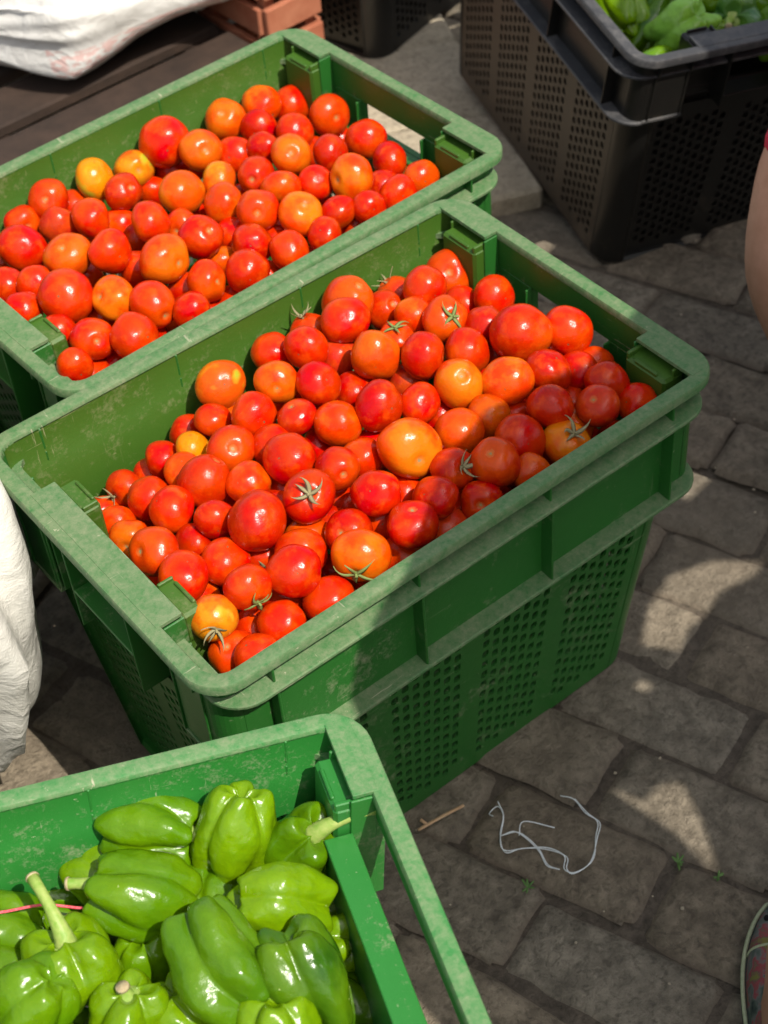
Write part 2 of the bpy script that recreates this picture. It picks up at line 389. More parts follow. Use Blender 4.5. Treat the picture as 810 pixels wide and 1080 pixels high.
def slabs():
    """raised pale slabs between the rear crates"""
    mb = MB(); A = math.radians(66); ux = Vector((math.cos(A), math.sin(A), 0)); uy = Vector((-math.sin(A), math.cos(A), 0))
    o = Vector((.765, .552, 0))
    for i in range(5):
        for j in range(0, 4):
            p = o + ux * (i * .235) + uy * (j * .26)
            M = Matrix.Translation(p) @ Matrix.Rotation(A + rng.normal(0, .01), 4, 'Z')
            mb.xbox(M, .003, .232, .003, .257, -.01, .030 + rng.normal(0, .002), ch=.006)
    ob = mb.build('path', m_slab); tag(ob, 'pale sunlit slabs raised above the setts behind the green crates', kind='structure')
slabs()

# ------------------------------------------------------------------ stacking crates
def perforated(mb, P, w0, w1, h, cols, rows, groups, gap, margin, hz0, hz1, thick=.0028):
    """flat wall with staggered slot holes; P(u in -1..1, z) maps to space, second arg depth"""
    # horizontal stations in metres at the wall's middle width
    W = (w0 + w1) / 2
    gw = (W - 2 * margin - gap * (groups - 1)) / groups
    xs = [-W / 2]; kinds = []
    x = -W / 2 + margin; xs.append(x); kinds.append(None)
    ci = 0
    for g in range(groups):
        cw = gw / cols
        for c in range(cols): x += cw; xs.append(x); kinds.append(ci % 2); ci += 1
        if g < groups - 1: x += gap; xs.append(x); kinds.append(None)
    xs.append(W / 2); kinds.append(None)
    rh = (hz1 - hz0) / rows
    def q(x, z, d): return P(x / W, z, d)
    for k, kd in enumerate(kinds):
        xa, xb = xs[k], xs[k + 1]
        if kd is None:
            zs = [0, hz0, hz1, h]
            for a, b_ in zip(zs, zs[1:]):
                for d, fl in ((0, 1), (thick, -1)):
                    mb.add([q(xa, a, d), q(xb, a, d), q(xb, b_, d), q(xa, b_, d)], [(0, 1, 2, 3)[::fl]])
            continue
        off = rh * .5 * kd
        z = hz0 + off
        for a, b_ in ((0, z), (hz1 + off - rh, h)):
            for d, fl in ((0, 1), (thick, -1)):
                mb.add([q(xa, a, d), q(xb, a, d), q(xb, b_, d), q(xa, b_, d)], [(0, 1, 2, 3)[::fl]])
        for r in range(rows - 1):
            za, zb = z + r * rh, z + (r + 1) * rh; xm, zm = (xa + xb) / 2, (za + zb) / 2
            out = [(xa, za), (xm, za), (xb, za), (xb, zm), (xb, zb), (xm, zb), (xa, zb), (xa, zm)]
            rx, rz = (xb - xa) * .33, rh * .32
            inn = [(xm + rx * a, zm + rz * b) for a, b in ((-.85, -.85), (0, -1), (.85, -.85), (1, 0), (.85, .85), (0, 1), (-.85, .85), (-1, 0))]
            vs = [q(*p, 0) for p in out] + [q(*p, 0) for p in inn] + [q(*p, thick) for p in out] + [q(*p, thick) for p in inn]
            fs = []
            for i in range(8):
                j = (i + 1) % 8
                fs += [(i, j, 8 + j, 8 + i), (16 + j, 16 + i, 24 + i, 24 + j), (8 + i, 8 + j, 24 + j, 24 + i)]
            mb.add(vs, fs)

def crate(name, label, M, H, mats, group=None, drop=.137, t=.050, side_mat=None, backed=False, slot=False):
    mw, mi, mr = mats
    root = empty(name, M, label, 'crate', group)
    a, b, R = .30, .20, .036
    zf = H - drop                    # lower flange
    # rim: narrow strip all round with a turned-down lip, wider over the short ends' corners
    mb = MB()
    ring_sweep(mb, a, b, R, [(0, H - .0105), (0, H - .0025), (.0012, H - .0006), (.003, H), (.0135, H - .0004), (.0155, H - .001), (.0165, H - .003), (.0165, H - .009), (.0140, H - .009), (.0135, H - .0045), (.0035, H - .0045), (.0028, H - .0105)])
    for sx in (1, -1):
        for sy in (1, -1):
            if sx > 0: mb.box(sx * (a - .0115), sx * (a - .0320), sy * .112, sy * (b - .0130), H - .0042, H + .0002, .0004)
        if sx < 0: mb.box(sx * (a - .0115), sx * (a - .0375), -.106, .106, H - .0042, H + .0002, .0004)
    mb.build('rim', mr, root, True)
    o = root.children[-1]; auto_smooth(o)
    # band: outer skin between rim and flange, handle ends, stiffening ribs
    mb = MB()
    for sy in (1, -1): mb.box(-a + .036, a - .036, sy * (b - .0165), sy * (b - .0140), zf, H - .004)
    # corners
    for sx in (1, -1):
        for sy in (1, -1):
            n = 8; rows = []
            for z in (zf, H - .004):
                for rr in (R - .0140, R - .0165):
                    rows.append([(sx * (a - R + rr * math.cos(PI / 2 * i / n)), sy * (b - R + rr * math.sin(PI / 2 * i / n)), z) for i in range(n + 1)])
            m1 = n + 1; vs = [p for r_ in rows for p in r_]; fs = []
            for i in range(n): fs += [(i, i + 1, 2 * m1 + i + 1, 2 * m1 + i), (m1 + i, m1 + i + 1, 3 * m1 + i + 1, 3 * m1 + i)]
            mb.add(vs, fs)
        x0, x1 = sx * (a - .0140), sx * (a - .0165)
        if sx < 0:
            for sy in (1, -1):
                mb.box(x0, x1, sy * .108, sy * (b - .036), zf, H - .004)
                mb.box(sx * (a - .0170), sx * (a - .0385), sy * .1055, sy * .108, zf, H - .0050)
            hy = .052; zt, zb = H - .046, H - .082; r0, r1 = sx * (a - .0355), sx * (a - .0380)
            mb.box(r0, r1, -.1055, .1055, zt, H - .0050); mb.box(r0, r1, -.1055, .1055, zb - .010, zb); mb.box(-a + .0355, -a + .0545, -.1055, .1055, zb - .0125, zb - .010); mb.box(-a + .0520, -a + .0545, -.1055, .1055, zf - .012, zb - .0125)
            for sy in (1, -1): mb.box(r0, r1, sy * hy, sy * .1055, zb, zt); mb.box(sx * (a - .0060), sx * (a - .0355), sy * hy, sy * (hy + .0025), zf + .003, H - .0045)
            mb.box(sx * (a - .0060), sx * (a - .0355), -hy, hy, zb - .003, zb)
            continue
        for sy in (1, -1):
            mb.box(x0, x1, sy * .1125, sy * (b - .036), zf, H - .004)
            mb.box(sx * (a - .0125), sx * (a - .034), sy * .1100, sy * .1125, zf, H - .0045)   # return wall of the recess
        if slot:      # open slot between the grip bar and an inner sill
            mb.box(sx * (a - .0010), sx * (a - .0030), -.110, .110, H - .030, H - .0045)
            mb.box(sx * (a - .0120), sx * (a - .0140), -.110, .110, H - .030, H - .0045)
            mb.box(sx * (a - .0325), sx * (a - .0560), -.110, .110, H - .0450, H - .0425, .001)
            mb.box(sx * (a - .0325), sx * (a - .0345), -.110, .110, zf + .004, H - .0450)
            mb.box(sx * (a - .0540), sx * (a - .0560), -.110, .110, zf - .012, H - .0450)
            for sy in (1, -1): mb.box(sx * (a - .0050), sx * (a - .0325), sy * .1105, sy * .1125, zf + .004, H - .0050)
            continue
        # recess skin with the hand hole
        r0, r1 = sx * (a - .0125), sx * (a - .0150)
        hy = .058; zt, zb = H - .046, H - .082
        mb.box(r0, r1, -.110, .110, zt, H - .0045)
        mb.box(r0, r1, -.110, .110, zf, zb)
        for sy in (1, -1): mb.box(r0, r1, sy * hy, sy * .110, zb, zt)
        mb.box(sx * (a - .0045), sx * (a - .0300), -hy - .004, hy + .004, zb - .003, zb)     # lip under the hand
        for sy in (1, -1): mb.box(sx * (a - .0045), sx * (a - .0225), sy * hy, sy * (hy + .0025), zb, zt)
        mb.box(sx * (a - .012), sx * (a - .044), -.110, .110, zb - .0065, zb - .004)          # sill shelf
        mb.box(sx * (a - .0415), sx * (a - .044), -.110, .110, zf - .01, zb - .0065)
    # middle flange and lower flange
    band = mb; mb = MB()
    fl = MB(); ring_sweep(fl, a - .013, b + .0055, R, [(.0, H - .0355), (.0, H - .0330), (.0012, H - .0318), (.0205, H - .0290), (.0205, H - .0355)])
    fl.f = [f for f in fl.f if not (min(fl.v[i][0] for i in f) > a - .045 and max(fl.v[i][1] for i in f) > .15 and min(fl.v[i][1] for i in f) < -.15)]
    mb.add(fl.v, fl.f)
    for sy in (1, -1): mb.box(a - .0135, a - .036, sy * .1125, sy * .168, H - .0350, H - .0305)
    if slot: fslot = True
    fl = MB(); ring_sweep(fl, a - .012, b + .0035, R, [(.0, zf - .003), (.0, zf - .0002), (.0012, zf + .001), (.024, zf + .0035), (.043, zf + .0035), (.043, zf - .003)])
    fl.f = [f for f in fl.f if not ((max(fl.v[i][0] for i in f) < -(a - .060) or (slot and min(fl.v[i][0] for i in f) > a - .060)) and max(fl.v[i][1] for i in f) > .15 and min(fl.v[i][1] for i in f) < -.15)]
    mb.add(fl.v, fl.f)
    for sy in (1, -1): mb.box(-a + .0125, -a + .055, sy * .108, sy * .168, zf - .0028, zf + .0022)
    mb.build('flange', mr, root); auto_smooth(root.children[-1]); mb = band
    # ribs
    for sy in (1, -1):
        for x in (-.252, -.232, -.0775, .0775, .232, .252) if False else (-.235, -.0775, .0775, .235):
            mb.box(x - .0013, x + .0013, sy * (b - .0175), sy * (b - .0025), H - .0312, H - .0045)
            mb.box(x - .0013, x + .0013, sy * (b - .0175), sy * (b + .0010), zf + .001, H - .0345)
    for sx in (1, -1):
        for y in (-.160, -.112, .112, .160):
            mb.box(sx * (a - .0375 if sx < 0 else a - .0175), sx * (a - .0120), y - .0013, y + .0013, zf + .001, H - .034)
            mb.box(sx * (a - .0175), sx * (a - .0060), y - .0013, y + .0013, H - .0315, H - .0045)
    mb.build('band', mw, root); auto_smooth(root.children[-1])
    # stacking blocks inside the short ends
    for sx in (1, -1):
        for sy in (1, -1):
            mb = MB()
            if sx > 0:
                mb.box(sx * (a - .0195), sx * (a - .047), sy * .112, sy * .166, zf + .004, H - .014, .003)
                mb.box(sx * (a - .0195), sx * (a - .0460), sy * .1130, sy * .1170, H - .0165, H - .0080, .001)
                mb.box(sx * (a - .0425), sx * (a - .0460), sy * .124, sy * .154, H - .0165, H - .0115, .001)
                mb.box(sx * (a - .0195), sx * (a - .0350), sy * .1625, sy * .1655, H - .0165, H - .0060, .001)
            else:
                mb.box(sx * (a - .0375), sx * (a - .058), sy * .060, sy * .1055, zf + .004, H - .0075, .003)
                mb.box(sx * (a - .0400), sx * (a - .0560), sy * .0610, sy * .0640, H - .0095, H - .0035, .001)
                mb.box(sx * (a - .0530), sx * (a - .0565), sy * .068, sy * .098, H - .0095, H - .0045, .001)
            mb.build('stacking_block', mi, root); auto_smooth(root.children[-1])
    # inner lining of the band, long sides, with a faint moulded step
    mb = MB()
    ring_sweep(mb, a, b, R, [(.0168, H - .0055), (.0172, H - .046), (.0195, H - .049), (.0205, zf - .002)], closed=False)
    def cut(c): return abs(c[0]) > a - .030 and abs(c[1]) < .112
    mm = MB(); keep = [f for f in mb.f if not cut([sum(mb.v[i][k] for i in f) / 4 for k in range(3)]) and not (all(abs(mb.v[i][0]) > a - .0275 for i in f))]
    
    for sy in (1, -1):
        m3 = MB(); m3.v = mb.v; m3.f = [f for f in keep if sy * sum(mb.v[i][1] for i in f) > 0]
        used = sorted({i for f in m3.f for i in f}); ix = {v: k for k, v in enumerate(used)}
        m3.v = [mb.v[i] for i in used]; m3.f = [tuple(ix[i] for i in f) for f in m3.f]; m3.build('lining', mi, root, True)
    # body: tapered, perforated between rounded corner posts
    t0 = .024; zb = .0; zt = zf - .0028
    def ins(z): return t + (t0 - t) * (z / zt)
    Rc = .036
    for (nm, axis) in (('long', 0), ('short', 1)):
        for s in (1, -1):
            mb = MB(); extra = 0 if axis == 0 else .010
            def P(u, z, d):
                i = ins(z); half = (a if axis == 0 else b) - i - Rc
                dep = (b if axis == 0 else a) - i - d - extra
                p = (u * 2 * half, s * dep, z) if axis == 0 else (s * dep, u * 2 * half, z)
                return p
            hw = (a if axis == 0 else b) - t - Rc
            perforated(mb, P, 2 * hw, 2 * hw, zt, 7 if axis == 0 else 8, 15, 4 if axis == 0 else 2, .022, .012, .018, zt - .012)
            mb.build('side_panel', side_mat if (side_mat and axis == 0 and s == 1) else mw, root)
    for sx in (1, -1):
        for sy in (1, -1):
            mb = MB(); n = 8; rows = []
            for z in (zb, zt * .5, zt):
                i = ins(z); row = []
                pts = [(a - i - .0135, b - i - Rc - .004), (a - i - .0125, b - i - Rc), (a - i, b - i - Rc + .002)]
                pts += [(a - i - Rc + Rc * math.cos(PI / 2 * k / n), b - i - Rc + Rc * math.sin(PI / 2 * k / n)) for k in range(n + 1)]
                pts += [(a - i - Rc - .002, b - i), (a - i - Rc - .002, b - i - .003)]
                rows.append([(sx * x, sy * y, z) for x, y in pts])
            m_ = len(rows[0]); vs = [p for r_ in rows for p in r_]
            fs = [(r_ * m_ + k, r_ * m_ + k + 1, (r_ + 1) * m_ + k + 1, (r_ + 1) * m_ + k) for r_ in range(2) for k in range(m_ - 1)]
            mb.add(vs, fs); mb.build('corner_post', mw, root, True); auto_smooth(root.children[-1])
    if backed:  # black sheet added inside so the holes look dark
        mb = MB(); ring_sweep(mb, a, b, R, [(t0 + .016, zt + .01), (t + .014, .012)], closed=False); mb.build('hole_backing', m_black, root, True)
    mb = MB(); ii = t
    ring_sweep(mb, a - ii, b - ii, Rc, [(.0005, .0005), (.0035, .006)], closed=False)
    pts = rring(a - ii - .0035, b - ii - .0035, Rc - .0035); mb.add([(x, y, .006) for x, y in pts], [tuple(range(len(pts)))])
    mb.build('base', mw, root)
    return root
def auto_smooth(o, ang=35):
    me = o.data; me.polygons.foreach_set('use_smooth', [True] * len(me.polygons))
    bm = bmesh.new(); bm.from_mesh(me); bmesh.ops.recalc_face_normals(bm, faces=bm.faces); ca = math.radians(ang)
    for e in bm.edges:
        if len(e.link_faces) == 2: e.smooth = e.calc_face_angle(0) < ca
    bm.to_mesh(me); bm.free()

HG = .4334
def pose(x, y, z, th, tx=0, ty=0):
    ax = Vector((tx, ty, 0)); an = ax.length
    R_ = Matrix.Rotation(an, 4, ax.normalized()) if an > 1e-6 else Matrix.Identity(4)
    return Matrix.Translation((x, y, z)) @ R_ @ Matrix.Rotation(th, 4, 'Z')
G_ = 'plastic stacking crates of produce'
gm = (m_green, m_green_in, m_green_rim)
crate('plastic_crate', 'green perforated crate full of tomatoes in the middle of the three green crates', pose(0, 0, 0, 0), HG, gm, G_)
crate('plastic_crate', 'green tomato crate farthest back, beside the sack on a pallet', pose(.097, .404, 0, .035), HG, gm, G_)
crate('plastic_crate', 'bright green crate holding bell peppers, nearest of all', pose(-.5987, -.3577, .028, -.3482, .0028, .105), HG, (m_green_b, m_green_b, m_green_b_rim), G_, slot=True)
bmats = (m_black, m_black, m_black_rim)
PEP = pose(-.5987, -.3577, .028, -.3482, .0028, .105)
BLK = pose(.9376, .5869, .022, 1.3011, .1399, .0541)
crate('plastic_crate', 'black perforated crate of green peppers beside the pale slabs', BLK, .3795, (m_black, m_black, m_black_rim), G_, .103, .041, m_black_dusty_lit, True)
crate('plastic_crate', 'empty black crate standing behind the rear tomato crate', pose(1.015, 1.245, .03, .30), .36, bmats, G_, .10, .035, None, True)

# ------------------------------------------------------------------ tomatoes
def tomato_mesh(seed):
    r = random.Random(seed); nu, nv = 34, 22
    sq = r.uniform(.76, .92) if seed % 4 else r.uniform(.96, 1.10)
    lob = r.choice((0, 4, 5, 6)); la = r.uniform(.008, .035); el = r.uniform(-.06, .06); ph = r.uniform(0, 6)
    sv = Vector((r.uniform(0, 50), r.uniform(0, 50), r.uniform(0, 50))); na = r.uniform(.04, .10)
    vs = [(0, 0, 0)] ; rows = []
    def pt(a, th):
        rho = math.sin(a) ** .93; z = math.cos(a)
        rho = rho * (1 + el * math.cos(2 * th + ph)); top = max(0, z)
        rho *= 1 + la * math.cos(lob * th + ph) * (.35 + top) * min(1, rho * 2)
        zz = z * sq - .17 * math.exp(-(rho / .22) ** 2) * (1 if z > 0 else -.0) * sq + (.03 * math.exp(-(rho / .14) ** 2) if z < 0 else 0)
        p = Vector((rho * math.cos(th), rho * math.sin(th), zz))
        return p * (1 + na * noise.noise(p * 1.3 + sv))
    vs = [pt(0.0001, 0)]; fs = []
    for i in range(1, nv): vs += [pt(PI * i / nv, 2 * PI * k / nu) for k in range(nu)]
    vs.append(pt(PI - .0001, 0))
    for k in range(nu): fs.append((0, 1 + k, 1 + (k + 1) % nu)); fs.append((len(vs) - 1, 1 + (nv - 2) * nu + (k + 1) % nu, 1 + (nv - 2) * nu + k))
    for i in range(nv - 2):
        for k in range(nu): fs.append((1 + i * nu + k, 1 + (i + 1) * nu + k, 1 + (i + 1) * nu + (k + 1) % nu, 1 + i * nu + (k + 1) % nu))
    me = bpy.data.meshes.new('tomato'); me.from_pydata([tuple(v) for v in vs], [], fs); me.update()
    me.polygons.foreach_set('use_smooth', [True] * len(me.polygons)); me.materials.append(m_tomato)
    return me
def calyx_mesh(seed, m, curl=.0, long_=False):
    r = random.Random(seed); mb = MB(); n = r.choice((5, 5, 6))
    for k in range(n):
        a = 2 * PI * k / n + r.uniform(-.25, .25); Ln = r.uniform(.55, .85); wd = r.uniform(.11, .155); lift = r.uniform(-.03, .28) + curl * r.uniform(.2, 1.8)
        bend = r.uniform(-.7, .7); seg = 7; top = []; bot = []
        for i in range(seg + 1):
            t_ = i / seg; rr = .03 + Ln * t_; aa = a + bend * t_ * t_
            wv = wd * (1 - t_ ** 1.6) * (.55 + 1.2 * t_ * (1 - t_)) + .004
            z = .86 * math.sqrt(max(0, 1 - min(.97, rr) ** 2)) - .02 + .06 * math.exp(-(rr / .25) ** 2) * -1 + .045 + lift * t_ ** 1.5
            c, s = math.cos(aa), math.sin(aa)
            top.append([(c * rr - s * wv, s * rr + c * wv, z - .012), (c * rr, s * rr, z + .022), (c * rr + s * wv, s * rr - c * wv, z - .012), (c * rr, s * rr, z - .03)])
        vs = [p for row in top for p in row]; fs = []
        for i in range(seg):
            for j in range(4): fs.append((i * 4 + j, i * 4 + (j + 1) % 4, (i + 1) * 4 + (j + 1) % 4, (i + 1) * 4 + j))
        mb.add(vs, fs)
    q = [(0, 0, .72), (.02, .01, .84), (.05, -.02, .95)]
    if long_: q += [(.16, -.10, 1.10), (.38, -.22, 1.22), (.70, -.2, 1.2), (1.0, .0, 1.12), (1.25, .25, 1.22)]
    tube(mb, smooth_path(q, 5), [.055 if not long_ else .035] * (len(smooth_path(q, 5))), 7)
    me = mesh_obj('calyx', mb.v, mb.f, m, link=False).data
    me.polygons.foreach_set('use_smooth', [True] * len(me.polygons)); return me
T_ME = [tomato_mesh(s) for s in range(14)]
C_ME = [calyx_mesh(1, m_calyx), calyx_mesh(2, m_calyx_dry, .35), calyx_mesh(3, m_calyx_dry, .45), calyx_mesh(7, m_calyx, .12), calyx_mesh(5, m_calyx, .3, True)]
TA = dict(R=1, r=.93, o=.68, O=.5, Y=.1, G=.15, b=.75, B=.4, D=1, P=.97)
TC = dict(R=(.47, .0015, .0003), r=(.56, .0065, .0003), o=(.63, .022, .0003), O=(.66, .032, .0003), Y=(.70, .20, .002), G=(.58, .060, .003), b=(.56, .036, .001), B=(.58, .040, .001), D=(.50, .004, .001), P=(.48, .014, .005))

